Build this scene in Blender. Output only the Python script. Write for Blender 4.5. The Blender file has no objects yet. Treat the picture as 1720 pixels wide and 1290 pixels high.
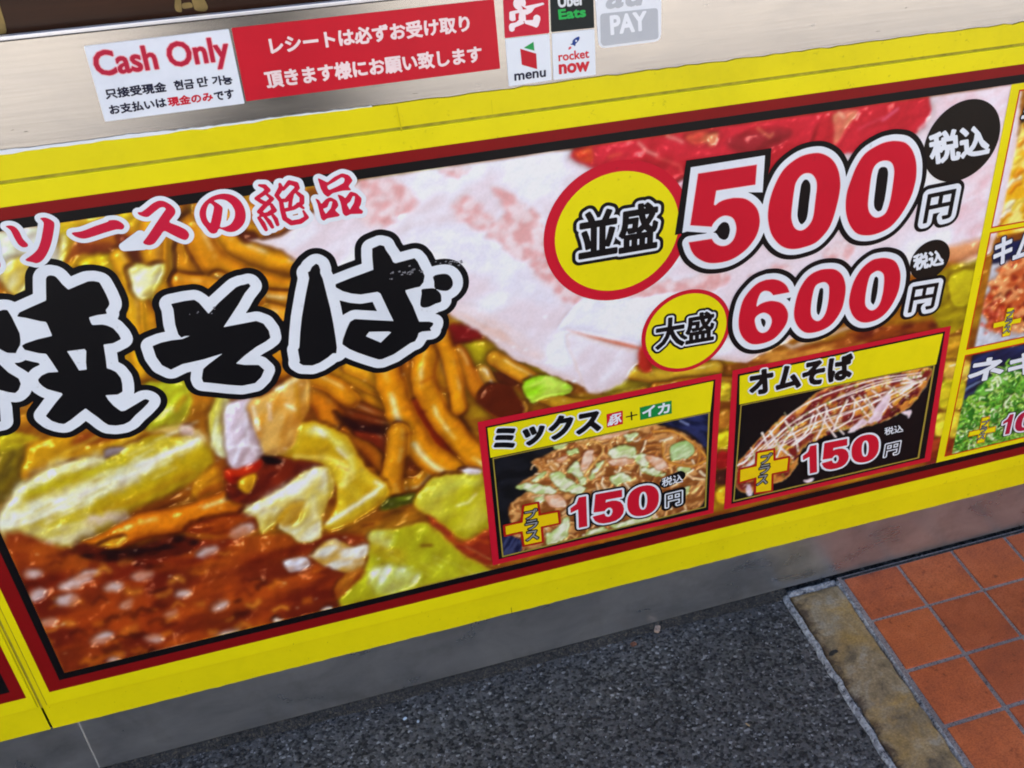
import bpy, bmesh, math, random
import numpy as np
from mathutils import Matrix, Vector
from mathutils.geometry import tessellate_polygon
random.seed(7)
SC = bpy.context.scene
COL = SC.collection

# ------------------------------------------------------------------ camera
RC = np.array([[0.94365595, 0.00369869, -0.3309075],
               [-0.20335503, 0.79534943, -0.5710219],
               [0.26107506, 0.60613992, 0.75128837]])
FPX, PCX, PCY = 1929.428, 1066.542, 721.264      # focal length and principal point, photo pixels
CD, CH = 1.2, 1.3725                             # camera distance from the counter front, height
cam_d = bpy.data.cameras.new('camera')
cam = bpy.data.objects.new('camera', cam_d); COL.objects.link(cam)
cam_d.sensor_fit = 'HORIZONTAL'; cam_d.sensor_width = 36
cam_d.lens = FPX / 1720 * 36
cam_d.shift_x = -(PCX - 860) / 1720; cam_d.shift_y = (PCY - 645) / 1720
cam_d.clip_start = 0.02; cam_d.clip_end = 400


def w_of(v):      # camera-frame vector (right, down, forward) to world
    return Vector((RC[:, 0] @ v, RC[:, 2] @ v, -(RC[:, 1] @ v)))


_r, _u, _b = w_of(np.array([1., 0, 0])), w_of(np.array([0, -1., 0])), w_of(np.array([0, 0, -1.]))
_M = Matrix((( _r.x, _u.x, _b.x), (_r.y, _u.y, _b.y), (_r.z, _u.z, _b.z))).to_quaternion().to_matrix().to_4x4()
_M.translation = Vector((0, -CD, CH))
cam.matrix_world = _M
SC.camera = cam

# ------------------------------------------------------------------ sky, sun, exposure
SUN_EL, SUN_AZ = math.radians(56), math.radians(8)     # the sun stands behind the shop: the counter is in shade
wd = bpy.data.worlds.new('World'); SC.world = wd; wd.use_nodes = True
nt = wd.node_tree
sky = nt.nodes.new('ShaderNodeTexSky'); sky.sky_type = 'NISHITA'; sky.sun_disc = False
sky.sun_elevation = SUN_EL; sky.sun_rotation = SUN_AZ
bg = nt.nodes['Background']; nt.links.new(sky.outputs[0], bg.inputs[0]); bg.inputs[1].default_value = 0.12
sun_d = bpy.data.lights.new('sun', 'SUN'); sun_d.energy = 3.2; sun_d.angle = math.radians(0.55)
sun_d.color = (1.0, 0.94, 0.86)
sun = bpy.data.objects.new('sun', sun_d); COL.objects.link(sun)
_sd = Vector((math.sin(SUN_AZ) * math.cos(SUN_EL), math.cos(SUN_AZ) * math.cos(SUN_EL), math.sin(SUN_EL)))
sun.rotation_euler = _sd.to_track_quat('Z', 'Y').to_euler(); sun.location = (0, 4, 8)
SC.view_settings.view_transform = 'Standard'; SC.view_settings.look = 'None'
SC.view_settings.gamma = 1; SC.view_settings.use_curve_mapping = False
SC.view_settings.exposure = 1.92
SC.cycles.use_denoising = True
SC.cycles.max_bounces = 8
SC.cycles.diffuse_bounces = 4
SC.cycles.filter_width = 1.9


# ------------------------------------------------------------------ helpers
def lin(c):
    c = np.asarray(c, float) / 255
    return np.where(c <= .04045, c / 12.92, ((c + .055) / 1.055) ** 2.4)


def W(px, py):    # a point of the photograph that lies on the counter front -> metres on that front
    v = np.array([(px - PCX) / FPX, (py - PCY) / FPX, 1.])
    r = RC.T @ v
    return (r[0] / r[2] * CD, CH - r[1] / r[2] * CD)


def WP(pts): return np.array([W(*p) for p in pts])


def zf(ox, oy, s):            # readings taken in an enlargement: origin and factor
    return lambda pts: [(ox + x / s, oy + y / s) for x, y in pts]


def tag(o, label=None, cat=None, group=None, kind=None):
    if label: o['label'] = label
    if cat: o['category'] = cat
    if group: o['group'] = group
    if kind: o['kind'] = kind
    return o


def empty(name, loc=(0, 0, 0), label=None, cat=None, group=None, kind=None):
    o = bpy.data.objects.new(name, None); COL.objects.link(o); o.location = loc
    o.empty_display_size = 0.05
    return tag(o, label, cat, group, kind)


def link(name, me, mats, parent=None, loc=None):
    o = bpy.data.objects.new(name, me)
    for m in (mats if isinstance(mats, (list, tuple)) else [mats]):
        me.materials.append(m)
    COL.objects.link(o)
    if parent is not None:
        o.parent = parent
        o.matrix_parent_inverse = Matrix.Translation(-parent.location)
    if loc is not None: o.location = loc
    return o


def box(name, x0, x1, y0, y1, z0, z1, mat, parent=None, bev=0.0, seg=2):
    bm = bmesh.new()
    bmesh.ops.create_cube(bm, size=1)
    for v in bm.verts:
        v.co = Vector(((x0 + x1) / 2 + v.co.x * (x1 - x0), (y0 + y1) / 2 + v.co.y * (y1 - y0), (z0 + z1) / 2 + v.co.z * (z1 - z0)))
    if bev: bmesh.ops.bevel(bm, geom=bm.edges[:], offset=bev, segments=seg, affect='EDGES', profile=.5)
    me = bpy.data.meshes.new(name); bm.to_mesh(me); bm.free()
    return link(name, me, mat, parent)


# ------------------------------------------------------------------ materials
def pmat(name, col, rough=.5, metal=0., spec=.5):
    m = bpy.data.materials.new(name); m.use_nodes = True
    b = m.node_tree.nodes['Principled BSDF']
    b.inputs['Base Color'].default_value = (*col, 1)
    b.inputs['Roughness'].default_value = rough
    b.inputs['Metallic'].default_value = metal
    b.inputs['Specular IOR Level'].default_value = spec
    return m, m.node_tree, b


def N(t, kind, **kw):
    n = t.nodes.new(kind)
    for k, v in kw.items():
        if hasattr(n, k): setattr(n, k, v)
        else: n.inputs[k.replace('_', ' ')].default_value = v
    return n


def coords(t, scale=(1, 1, 1), kind='Object'):
    tc = N(t, 'ShaderNodeTexCoord'); mp = N(t, 'ShaderNodeMapping')
    mp.inputs['Scale'].default_value = scale
    t.links.new(tc.outputs[kind], mp.inputs[0]); return mp.outputs[0]


def ramp(t, fac, stops):
    r = N(t, 'ShaderNodeValToRGB')
    e = r.color_ramp.elements
    while len(e) < len(stops): e.new(.5)
    for q, (p, c) in zip(e, stops):
        q.position = p; q.color = (*c, 1) if len(c) == 3 else c
    t.links.new(fac, r.inputs[0]); return r.outputs[0]


def mix(t, fac, a, b, mode='MIX'):
    m = N(t, 'ShaderNodeMix', data_type='RGBA', blend_type=mode)
    for i, v in ((0, fac), (6, a), (7, b)):
        if hasattr(v, 'is_linked') or hasattr(v, 'links'): t.links.new(v, m.inputs[i])
        else: m.inputs[i].default_value = (*v, 1) if isinstance(v, (tuple, list)) and len(v) == 3 else v
    return m.outputs[2]


def bump(t, b, h, strength=.2, dist=.001):
    n = N(t, 'ShaderNodeBump'); n.inputs['Strength'].default_value = strength; n.inputs['Distance'].default_value = dist
    t.links.new(h, n.inputs['Height']); t.links.new(n.outputs[0], b.inputs['Normal']); return n


_ink = {}
def ink(rgb, dirt=True, rough=.34):
    """printed film in one colour: a little uneven, with fine grime and a slight waviness of the film"""
    key = (tuple(rgb), dirt)
    if key in _ink: return _ink[key]
    c = tuple(lin(rgb))
    m, t, b = pmat('printed_film_%d_%d_%d' % tuple(rgb), c, rough, 0, .26)
    co = coords(t, (1, 1, 1))
    n1 = N(t, 'ShaderNodeTexNoise', Scale=7., Detail=6., Roughness=.7); t.links.new(co, n1.inputs[0])
    f = ramp(t, n1.outputs[0], [(.3, (.88, .885, .90)), (.5, (.98, .98, .98)), (.7, (1.03, 1.03, 1.03))])
    base = mix(t, 1., c, f, 'MULTIPLY')
    if dirt:
        n2 = N(t, 'ShaderNodeTexNoise', Scale=140., Detail=3., Roughness=.6); t.links.new(co, n2.inputs[0])
        n3 = N(t, 'ShaderNodeTexNoise', Scale=3.1, Detail=3.); t.links.new(co, n3.inputs[0])
        f2 = ramp(t, n2.outputs[0], [(.655, (0, 0, 0)), (.72, (1, 1, 1))])
        f3 = ramp(t, n3.outputs[0], [(.45, (0, 0, 0)), (.7, (.55, .55, .55))])
        fm = mix(t, 1., f2, f3, 'MULTIPLY')
        sep = N(t, 'ShaderNodeRGBToBW'); t.links.new(fm, sep.inputs[0])
        base = mix(t, sep.outputs[0], base, tuple(x * .45 + .01 for x in c))
    t.links.new(base, b.inputs['Base Color'])
    n4 = N(t, 'ShaderNodeTexNoise', Scale=16., Detail=2.); t.links.new(co, n4.inputs[0])
    bump(t, b, n4.outputs[0], .12, .002)
    _ink[key] = m
    return m


YEL, RED, DRED, BLK, WHT = (240, 226, 8), (206, 22, 46), (134, 14, 16), (14, 12, 15), (232, 238, 246)
M_YEL, M_RED, M_DRED, M_BLK, M_WHT = [ink(c) for c in (YEL, RED, DRED, BLK, WHT)]
M_YEL2 = ink((234, 219, 8))


def steel_mat(name, base, rough, metal=1.):
    m, t, b = pmat(name, base, rough, metal)
    co = coords(t, (6, 6, 260) if metal == 1 else (5, 5, 70))
    n1 = N(t, 'ShaderNodeTexNoise', Scale=1., Detail=6., Roughness=.65); t.links.new(co, n1.inputs[0])
    co2 = coords(t, (9, 9, 30) if metal == 1 else (9, 9, 14))
    n2 = N(t, 'ShaderNodeTexNoise', Scale=1., Detail=5., Roughness=.6, Distortion=.6); t.links.new(co2, n2.inputs[0])
    co3 = coords(t, (1, 1, 1))
    n3 = N(t, 'ShaderNodeTexNoise', Scale=55., Detail=4., Roughness=.7); t.links.new(co3, n3.inputs[0])
    q = .06 if metal == 1 else .04
    c1 = ramp(t, n1.outputs[0], [(.3, tuple(x * (1 - q) for x in base)), (.7, tuple(min(1, x * (1 + q)) for x in base))])
    c2 = ramp(t, n2.outputs[0], [(.3, (.86, .86, .87)), (.72, (1.05, 1.04, 1.02))] if metal == 1 else [(.3, (.70, .71, .73)), (.5, (.94, .94, .94)), (.72, (1.12, 1.11, 1.09))])
    cc = mix(t, 1., c1, c2, 'MULTIPLY')
    sp = ramp(t, n3.outputs[0], [(.24, (.45, .42, .38)), (.31, (1, 1, 1))] if metal == 1 else [(.2, (.6, .58, .55)), (.5, (1, 1, 1))])
    if metal < 1:
        n3.inputs['Scale'].default_value = 11.
    cc = mix(t, .7, cc, mix(t, 1., cc, sp, 'MULTIPLY'))
    t.links.new(cc, b.inputs['Base Color'])
    rr = N(t, 'ShaderNodeMapRange'); t.links.new(n2.outputs[0], rr.inputs[0])
    rr.inputs[3].default_value = rough * .75; rr.inputs[4].default_value = rough * 1.35
    t.links.new(rr.outputs[0], b.inputs['Roughness'])
    bump(t, b, n1.outputs[0], .16 if metal == 1 else .05, .0006)
    return m


M_STEEL = steel_mat('brushed_stainless_steel', (.60, .58, .55), .21)
M_STEEL2 = steel_mat('dull_stainless_steel', (.52, .53, .55), .28, .86)
M_LIP = pmat('polished_steel_edge', (.85, .86, .9), .3, .6)[0]


def speck_mat(name, stops, scale, bstr, rough=.85, bdist=.002, extra=None):
    m, t, b = pmat(name, stops[0][1], rough, 0, .35)
    co = coords(t)
    v = N(t, 'ShaderNodeTexVoronoi', Scale=scale); v.feature = 'F1'; t.links.new(co, v.inputs[0])
    bw = N(t, 'ShaderNodeSeparateColor'); t.links.new(v.outputs['Color'], bw.inputs[0])
    c = ramp(t, bw.outputs[0], stops)
    n = N(t, 'ShaderNodeTexNoise', Scale=scale * .40, Detail=6., Roughness=.72); t.links.new(co, n.inputs[0])
    c = mix(t, 1., c, ramp(t, n.outputs[0], [(.37, (.14, .14, .17)), (.46, (.95, .95, .95)), (.72, (1.3, 1.3, 1.3))]), 'MULTIPLY')
    n2 = N(t, 'ShaderNodeTexNoise', Scale=4., Detail=4.); t.links.new(co, n2.inputs[0])
    c = mix(t, 1., c, ramp(t, n2.outputs[0], [(.28, (.66, .66, .67)), (.5, (1, 1, 1)), (.72, (1.2, 1.19, 1.17))]), 'MULTIPLY')
    t.links.new(c, b.inputs['Base Color'])
    h = N(t, 'ShaderNodeMath', operation='SUBTRACT'); t.links.new(n.outputs[0], h.inputs[0]); t.links.new(v.outputs['Distance'], h.inputs[1])
    bump(t, b, h.outputs[0], bstr, bdist)
    return m


M_ASPH = speck_mat('worn_asphalt', [(0, (.014, .0135, .013)), (.26, (.032, .031, .031)), (.40, (.066, .064, .063)), (.85, (.090, .087, .086)), (.955, (.15, .147, .145)), (1, (.27, .27, .275))], 240, .9)
M_GROUT = speck_mat('grey_grout', [(0, (.20, .165, .155)), (1, (.30, .255, .245))], 900, .3)


def tile_mat():
    m, t, b = pmat('terracotta_tile', (.4, .08, .03), .52, 0, .4)
    co = coords(t)
    oi = N(t, 'ShaderNodeObjectInfo')
    add = N(t, 'ShaderNodeVectorMath', operation='ADD'); t.links.new(co, add.inputs[0])
    cmb = N(t, 'ShaderNodeCombineXYZ'); ml = N(t, 'ShaderNodeMath', operation='MULTIPLY'); t.links.new(oi.outputs['Random'], ml.inputs[0]); ml.inputs[1].default_value = 37
    for i in range(3): t.links.new(ml.outputs[0], cmb.inputs[i])
    t.links.new(cmb.outputs[0], add.inputs[1])
    n = N(t, 'ShaderNodeTexNoise', Scale=16., Detail=7., Roughness=.65); t.links.new(add.outputs[0], n.inputs[0])
    c = ramp(t, n.outputs[0], [(.25, (.29, .062, .027)), (.5, (.43, .088, .028)), (.75, (.52, .125, .05))])
    hue = ramp(t, oi.outputs['Random'], [(0, (.78, .80, .84)), (.35, (.95, .93, .92)), (.7, (1.05, 1.1, 1.02)), (1, (1.14, 1.26, 1.1))])
    c = mix(t, 1., c, hue, 'MULTIPLY')
    n2 = N(t, 'ShaderNodeTexNoise', Scale=420., Detail=3.); t.links.new(add.outputs[0], n2.inputs[0])
    c = mix(t, 1., c, ramp(t, n2.outputs[0], [(.3, (.7, .65, .62)), (.5, (1, 1, 1)), (.76, (1.25, 1.25, 1.3))]), 'MULTIPLY')
    n5 = N(t, 'ShaderNodeTexNoise', Scale=60., Detail=4., Roughness=.7); t.links.new(add.outputs[0], n5.inputs[0])
    c = mix(t, 1., c, ramp(t, n5.outputs[0], [(.26, (.35, .3, .3)), (.38, (.96, .95, .95)), (.6, (1.03, 1.03, 1.03))]), 'MULTIPLY')
    t.links.new(c, b.inputs['Base Color']); bump(t, b, n2.outputs[0], .25, .0008)
    return m


def kerb_mat():
    m, t, b = pmat('stained_concrete', (.3, .25, .18), .8, 0, .35)
    co = coords(t)
    n = N(t, 'ShaderNodeTexNoise', Scale=17., Detail=8., Roughness=.66, Distortion=.8); t.links.new(co, n.inputs[0])
    c = ramp(t, n.outputs[0], [(.26, (.05, .04, .035)), (.40, (.16, .115, .065)), (.5, (.27, .19, .10)), (.6, (.31, .25, .17)), (.8, (.37, .33, .28))])
    n3 = N(t, 'ShaderNodeTexNoise', Scale=8., Detail=5., Roughness=.6, Distortion=1.2); t.links.new(co, n3.inputs[0])
    c = mix(t, ramp(t, n3.outputs[0], [(.5, (0, 0, 0)), (.66, (.8, .8, .8))]), c, (.37, .22, .06))
    sx = N(t, 'ShaderNodeSeparateXYZ'); t.links.new(co, sx.inputs[0])      # grime gathers along the left edge of the stone
    n6 = N(t, 'ShaderNodeTexNoise', Scale=34., Detail=6., Roughness=.7, Distortion=1.); t.links.new(co, n6.inputs[0])
    ed = N(t, 'ShaderNodeMapRange'); t.links.new(sx.outputs[0], ed.inputs[0]); ed.inputs[1].default_value = .006 + .68 - .72 + .0; ed.inputs[2].default_value = .016
    ed.inputs[1].default_value = .680; ed.inputs[2].default_value = .712; ed.inputs[3].default_value = .27; ed.inputs[4].default_value = -.06
    ad = N(t, 'ShaderNodeMath', operation='ADD'); t.links.new(n6.outputs[0], ad.inputs[0]); t.links.new(ed.outputs[0], ad.inputs[1])
    c = mix(t, ramp(t, ad.outputs[0], [(.60, (0, 0, 0)), (.78, (.85, .85, .85))]), c, (.06, .036, .024))
    n2 = N(t, 'ShaderNodeTexNoise', Scale=300., Detail=4.); t.links.new(co, n2.inputs[0])
    c = mix(t, 1., c, ramp(t, n2.outputs[0], [(.3, (.72, .72, .72)), (.7, (1.2, 1.2, 1.2))]), 'MULTIPLY')
    t.links.new(c, b.inputs['Base Color']); bump(t, b, n2.outputs[0], .5, .001)
    return m


M_TILE, M_KERB = tile_mat(), kerb_mat()
M_MORTAR = speck_mat('pale_mortar', [(0, (.16, .16, .17)), (.5, (.26, .26, .27)), (1, (.42, .42, .42))], 260, .6)
M_DIRT = speck_mat('dark_gutter_dirt', [(0, (.018, .018, .019)), (.7, (.034, .033, .032)), (1, (.08, .066, .05))], 420, .8)


def simple_mat(name, c, rough=.7, metal=0, nscale=30, var=.2, bmp=.2):
    m, t, b = pmat(name, c, rough, metal)
    co = coords(t)
    n = N(t, 'ShaderNodeTexNoise', Scale=float(nscale), Detail=5.); t.links.new(co, n.inputs[0])
    cc = ramp(t, n.outputs[0], [(.3, tuple(x * (1 - var) for x in c)), (.7, tuple(min(1, x * (1 + var)) for x in c))])
    t.links.new(cc, b.inputs['Base Color']); bump(t, b, n.outputs[0], bmp, .001)
    return m


# ------------------------------------------------------------------ distance fields and outlines for the print
def segs(*loops):
    out = []
    for l in loops:
        l = np.asarray(l, float)
        out.append(np.hstack([l, np.roll(l, -1, 0)]))
    return np.vstack(out)


def smooth(pts, n=5):         # closed Catmull-Rom
    p = np.asarray(pts, float); m = len(p); out = []
    for i in range(m):
        a, b, c, d = p[i - 1], p[i], p[(i + 1) % m], p[(i + 2) % m]
        for k in range(n):
            t = k / n
            out.append(.5 * ((2 * b) + (-a + c) * t + (2 * a - 5 * b + 4 * c - d) * t * t + (-a + 3 * b - 3 * c + d) * t ** 3))
    return np.array(out)


def osmooth(pts, n=4):        # open Catmull-Rom through all the points
    p = np.asarray(pts, float); q = np.vstack([2 * p[0] - p[1], p, 2 * p[-1] - p[-2]]); out = []
    for i in range(1, len(q) - 2):
        a, b, c, d = q[i - 1:i + 3]
        for k in range(n):
            t = k / n; out.append(.5 * ((2 * b) + (-a + c) * t + (2 * a - 5 * b + 4 * c - d) * t * t + (-a + 3 * b - 3 * c + d) * t ** 3))
    return np.array(out + [p[-1]])


def round_corners(pts, r, n=4):
    p = np.asarray(pts, float); out = []
    for i in range(len(p)):
        a, b, c = p[i - 1], p[i], p[(i + 1) % len(p)]
        u = (a - b); v = (c - b); lu = np.linalg.norm(u); lv = np.linalg.norm(v)
        q = min(r, lu * .45, lv * .45)
        s, e = b + u / lu * q, b + v / lv * q
        for k in range(n + 1):
            t = k / n
            out.append((1 - t) ** 2 * s + 2 * t * (1 - t) * b + t * t * e)
    return np.array(out)


def capsule(pts, w):          # thick polyline as several convex shapes
    p = np.asarray(pts, float); res = []
    if np.isscalar(w): w = [w] * len(p)
    for i in range(len(p) - 1):
        d = p[i + 1] - p[i]; L = np.linalg.norm(d) + 1e-9; d = d / L; nrm = np.array([-d[1], d[0]])
        a0 = math.atan2(nrm[1], nrm[0]); loop = []
        for k in range(7):
            a = a0 + math.pi * k / 6; loop.append(p[i] + w[i] / 2 * np.array([math.cos(a), math.sin(a)]))
        for k in range(7):
            a = a0 + math.pi + math.pi * k / 6; loop.append(p[i + 1] + w[i + 1] / 2 * np.array([math.cos(a), math.sin(a)]))
        res.append(segs(loop))
    return res


def field(shapes, pad, cell):
    A = np.vstack(shapes)
    x0 = min(A[:, 0].min(), A[:, 2].min()) - pad; x1 = max(A[:, 0].max(), A[:, 2].max()) + pad
    z0 = min(A[:, 1].min(), A[:, 3].min()) - pad; z1 = max(A[:, 1].max(), A[:, 3].max()) + pad
    nx, nz = int((x1 - x0) / cell) + 2, int((z1 - z0) / cell) + 2
    S = np.full((nz, nx), pad * 1.01, np.float32)
    for s in shapes:
        i0 = max(0, int((min(s[:, 0].min(), s[:, 2].min()) - pad - x0) / cell)); i1 = min(nx, int((max(s[:, 0].max(), s[:, 2].max()) + pad - x0) / cell) + 2)
        j0 = max(0, int((min(s[:, 1].min(), s[:, 3].min()) - pad - z0) / cell)); j1 = min(nz, int((max(s[:, 1].max(), s[:, 3].max()) + pad - z0) / cell) + 2)
        X = (x0 + np.arange(i0, i1) * cell).astype(np.float32); Z = (z0 + np.arange(j0, j1) * cell).astype(np.float32)
        d2 = np.full((len(Z), len(X)), 1e3, np.float32); ins = np.zeros((len(Z), len(X)), bool)
        for ax, az, bx, bz in s:
            dx, dz = bx - ax, bz - az; L = dx * dx + dz * dz
            if L < 1e-14: continue
            # distance only near the segment
            q0 = max(0, int((min(ax, bx) - pad - X[0]) / cell)); q1 = min(len(X), int((max(ax, bx) + pad - X[0]) / cell) + 2)
            r0 = max(0, int((min(az, bz) - pad - Z[0]) / cell)); r1 = min(len(Z), int((max(az, bz) + pad - Z[0]) / cell) + 2)
            if q1 > q0 and r1 > r0:
                px = (X[q0:q1] - ax)[None, :]; pz = (Z[r0:r1] - az)[:, None]
                t = np.clip((px * dx + pz * dz) / L, 0, 1)
                e = (px - t * dx) ** 2 + (pz - t * dz) ** 2
                np.minimum(d2[r0:r1, q0:q1], e, out=d2[r0:r1, q0:q1])
            rows = np.where((az > Z) != (bz > Z))[0]
            if len(rows):
                xi = ax + (Z[rows] - az) / dz * dx
                ins[rows] ^= X[None, :] < xi[:, None]
        d = np.sqrt(d2); d = np.where(ins, -d, d)
        S[j0:j1, i0:i1] = np.minimum(S[j0:j1, i0:i1], d)
    return x0, z0, cell, S


_T = {1: [(3, 0)], 2: [(0, 1)], 3: [(3, 1)], 4: [(1, 2)], 5: [(3, 2), (1, 0)], 6: [(0, 2)], 7: [(3, 2)],
      8: [(2, 3)], 9: [(2, 0)], 10: [(0, 3), (2, 1)], 11: [(2, 1)], 12: [(1, 3)], 13: [(1, 0)], 14: [(0, 3)]}


def simplify(p, tol):
    if len(p) < 8: return p
    keep = np.zeros(len(p), bool)
    far = int(np.argmax(((p - p[0]) ** 2).sum(1)))
    keep[0] = keep[far] = True
    st = [(0, far), (far, len(p))]
    q = np.vstack([p, p[:1]])
    while st:
        a, b = st.pop()
        if b - a < 2: continue
        u = q[b] - q[a]; L = math.hypot(*u) + 1e-12
        v = q[a + 1:b] - q[a]
        d = np.abs(u[0] * v[:, 1] - u[1] * v[:, 0]) / L
        k = int(np.argmax(d))
        if d[k] > tol:
            k += a + 1; keep[k % len(p)] = True; st += [(a, k), (k, b)]
    return p[keep]


def contours(F, lev, tol):
    x0, z0, c, S = F
    S = S - lev; nz, nx = S.shape
    I = S < 0
    code = I[:-1, :-1] * 1 + I[:-1, 1:] * 2 + I[1:, 1:] * 4 + I[1:, :-1] * 8
    js, is_ = np.where((code > 0) & (code < 15))
    nxt = {}
    def eid(j, i, e):
        if e == 0: return 2 * (j * nx + i)
        if e == 2: return 2 * ((j + 1) * nx + i)
        if e == 3: return 2 * (j * nx + i) + 1
        return 2 * (j * nx + i + 1) + 1
    for j, i in zip(js.tolist(), is_.tolist()):
        for a, b in _T[int(code[j, i])]:
            nxt[eid(j, i, a)] = eid(j, i, b)
    def pt(e):
        k = e // 2; j, i = divmod(k, nx)
        a = S[j, i]
        if e % 2 == 0: b = S[j, i + 1]; t = a / (a - b); return (x0 + (i + t) * c, z0 + j * c)
        b = S[j + 1, i]; t = a / (a - b); return (x0 + i * c, z0 + (j + t) * c)
    loops = []
    while nxt:
        s, e = nxt.popitem(); ch = [s]
        while e != s and e in nxt:
            ch.append(e); e = nxt.pop(e)
        if len(ch) > 5:
            p = simplify(np.array([pt(q) for q in ch], float), tol)
            if len(p) > 2: loops.append(p)
    return loops


def area(l): return .5 * float(np.sum(l[:, 0] * np.roll(l[:, 1], -1) - np.roll(l[:, 0], -1) * l[:, 1]))


def inside(pt, l):
    x, z = pt; x1, z1 = l[:, 0], l[:, 1]; x2, z2 = np.roll(x1, -1), np.roll(z1, -1)
    m = (z1 > z) != (z2 > z)
    return bool(np.sum(x < x1[m] + (z - z1[m]) / (z2[m] - z1[m]) * (x2[m] - x1[m])) % 2)


class Print:
    """flat print on the counter front: layers of outlines a tenth of a millimetre apart"""
    STEP = .00012
    def __init__(self, base=.0042): self.v = []; self.f = []; self.mi = []; self.mats = []; self.base = base
    def slot(self, m):
        if m not in self.mats: self.mats.append(m)
        return self.mats.index(m)
    def fill(self, loops, mat, lev):
        """loops: outer outlines with holes (even-odd), tessellated group by group"""
        y = -(self.base + lev * self.STEP); s = self.slot(mat)
        ars = [abs(area(l)) for l in loops]; order = sorted(range(len(loops)), key=lambda i: -ars[i])
        groups = []
        par = {}
        for i in order:
            depth = 0; own = None
            for k in order:
                if ars[k] > ars[i] and inside(loops[i][0], loops[k]): depth += 1; own = k
            par[i] = own
            if depth % 2 == 0: groups.append((i, []))
            else:
                for g in groups:
                    if g[0] == own: g[1].append(i)
        for o, hs in groups:
            ll = [loops[o]] + [loops[h] for h in hs]
            tris = tessellate_polygon([[Vector((p[0], p[1], 0)) for p in l] for l in ll])
            b0 = len(self.v)
            for l in ll: self.v += [(p[0], y, p[1]) for p in l]
            allp = np.vstack(ll)
            for a, b, c in tris:
                pa, pb, pc = allp[a], allp[b], allp[c]
                cr = (pb[0] - pa[0]) * (pc[1] - pa[1]) - (pb[1] - pa[1]) * (pc[0] - pa[0])
                if abs(cr) < 1e-13: continue
                self.f.append((b0 + a, b0 + b, b0 + c) if cr > 0 else (b0 + a, b0 + c, b0 + b)); self.mi.append(s)
    def poly(self, loop, mat, lev): self.fill([np.asarray(loop, float)], mat, lev)
    def outline(self, shapes, layers, cell=.0005, solid=False):
        """layers: (grow in metres, material, level)"""
        if not shapes: return
        F = field(shapes, max(l[0] for l in layers) + 3 * cell, cell)
        for g, m, lv in layers:
            ls = contours(F, g, cell * .13)
            if solid and g == layers[0][0]: ls = [l for l in ls if not any(o is not l and abs(area(o)) > abs(area(l)) and inside(l[0], o) for o in ls)]
            self.fill(ls, m, lv)
    def obj(self, name, parent=None):
        me = bpy.data.meshes.new(name); me.from_pydata(self.v, [], self.f); me.update()
        o = link(name, me, self.mats, parent)
        me.polygons.foreach_set('material_index', self.mi)
        return o


# ------------------------------------------------------------------ letters
_em = None
def text_segs(s, shear=0.):
    """boundary segments of a line of text in the built-in font, split per character"""
    c = bpy.data.curves.new('glyphs', 'FONT'); c.body = s; c.resolution_u = 3; c.size = 1
    o = bpy.data.objects.new('glyphs', c); COL.objects.link(o)
    me = o.to_mesh()
    v = np.array([q.co[:2] for q in me.vertices]); cnt = {}
    for p in me.polygons:
        for e in p.edge_keys: cnt[e] = cnt.get(e, 0) + 1
    E = [e for e, n in cnt.items() if n == 1]
    a = np.array([[*v[i], *v[j]] for i, j in E])
    o.to_mesh_clear(); bpy.data.objects.remove(o); bpy.data.curves.remove(c)
    if shear: a[:, 0] += a[:, 1] * shear; a[:, 2] += a[:, 3] * shear
    return a


def split_chars(a, s):
    global _em
    if _em is None:
        w1 = text_segs('一'); w2 = text_segs('一一')
        _em = (w2[:, [0, 2]].max() - w2[:, [0, 2]].min()) - (w1[:, [0, 2]].max() - w1[:, [0, 2]].min())
    if all(0x2000 < ord(ch) < 0xAC00 for ch in s):
        k = np.floor((a[:, 0] + a[:, 2]) / 2 / _em).astype(int)
        return [a[k == q] for q in sorted(set(k))]
    return [a]


def fit(parts, BL, BR, TL, px=True):
    """place shapes so that their bounding box fills the parallelogram BL, BR, TL (photo pixels)"""
    if px: BL, BR, TL = (np.array(W(*p)) for p in (BL, BR, TL))
    A = np.vstack(parts)
    x0, x1 = A[:, [0, 2]].min(), A[:, [0, 2]].max(); z0, z1 = A[:, [1, 3]].min(), A[:, [1, 3]].max()
    u, v = (BR - BL) / (x1 - x0), (TL - BL) / (z1 - z0)
    out = []
    for a in parts:
        q = np.empty_like(a)
        for k in (0, 2):
            q[:, k:k + 2] = BL + np.outer(a[:, k] - x0, u) + np.outer(a[:, k + 1] - z0, v)
        out.append(q)
    return out


def T(s, BL, BR, TL): return fit(split_chars(text_segs(s), s), BL, BR, TL)


def ell(cx, cz, rx, rz, sh=0., n=36):
    a = np.linspace(0, 2 * math.pi, n, endpoint=False)
    e = 2.35
    x = np.sign(np.cos(a)) * np.abs(np.cos(a)) ** (2 / e) * rx; z = np.sign(np.sin(a)) * np.abs(np.sin(a)) ** (2 / e) * rz
    return np.stack([cx + x + z * sh, cz + z], 1)


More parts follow.
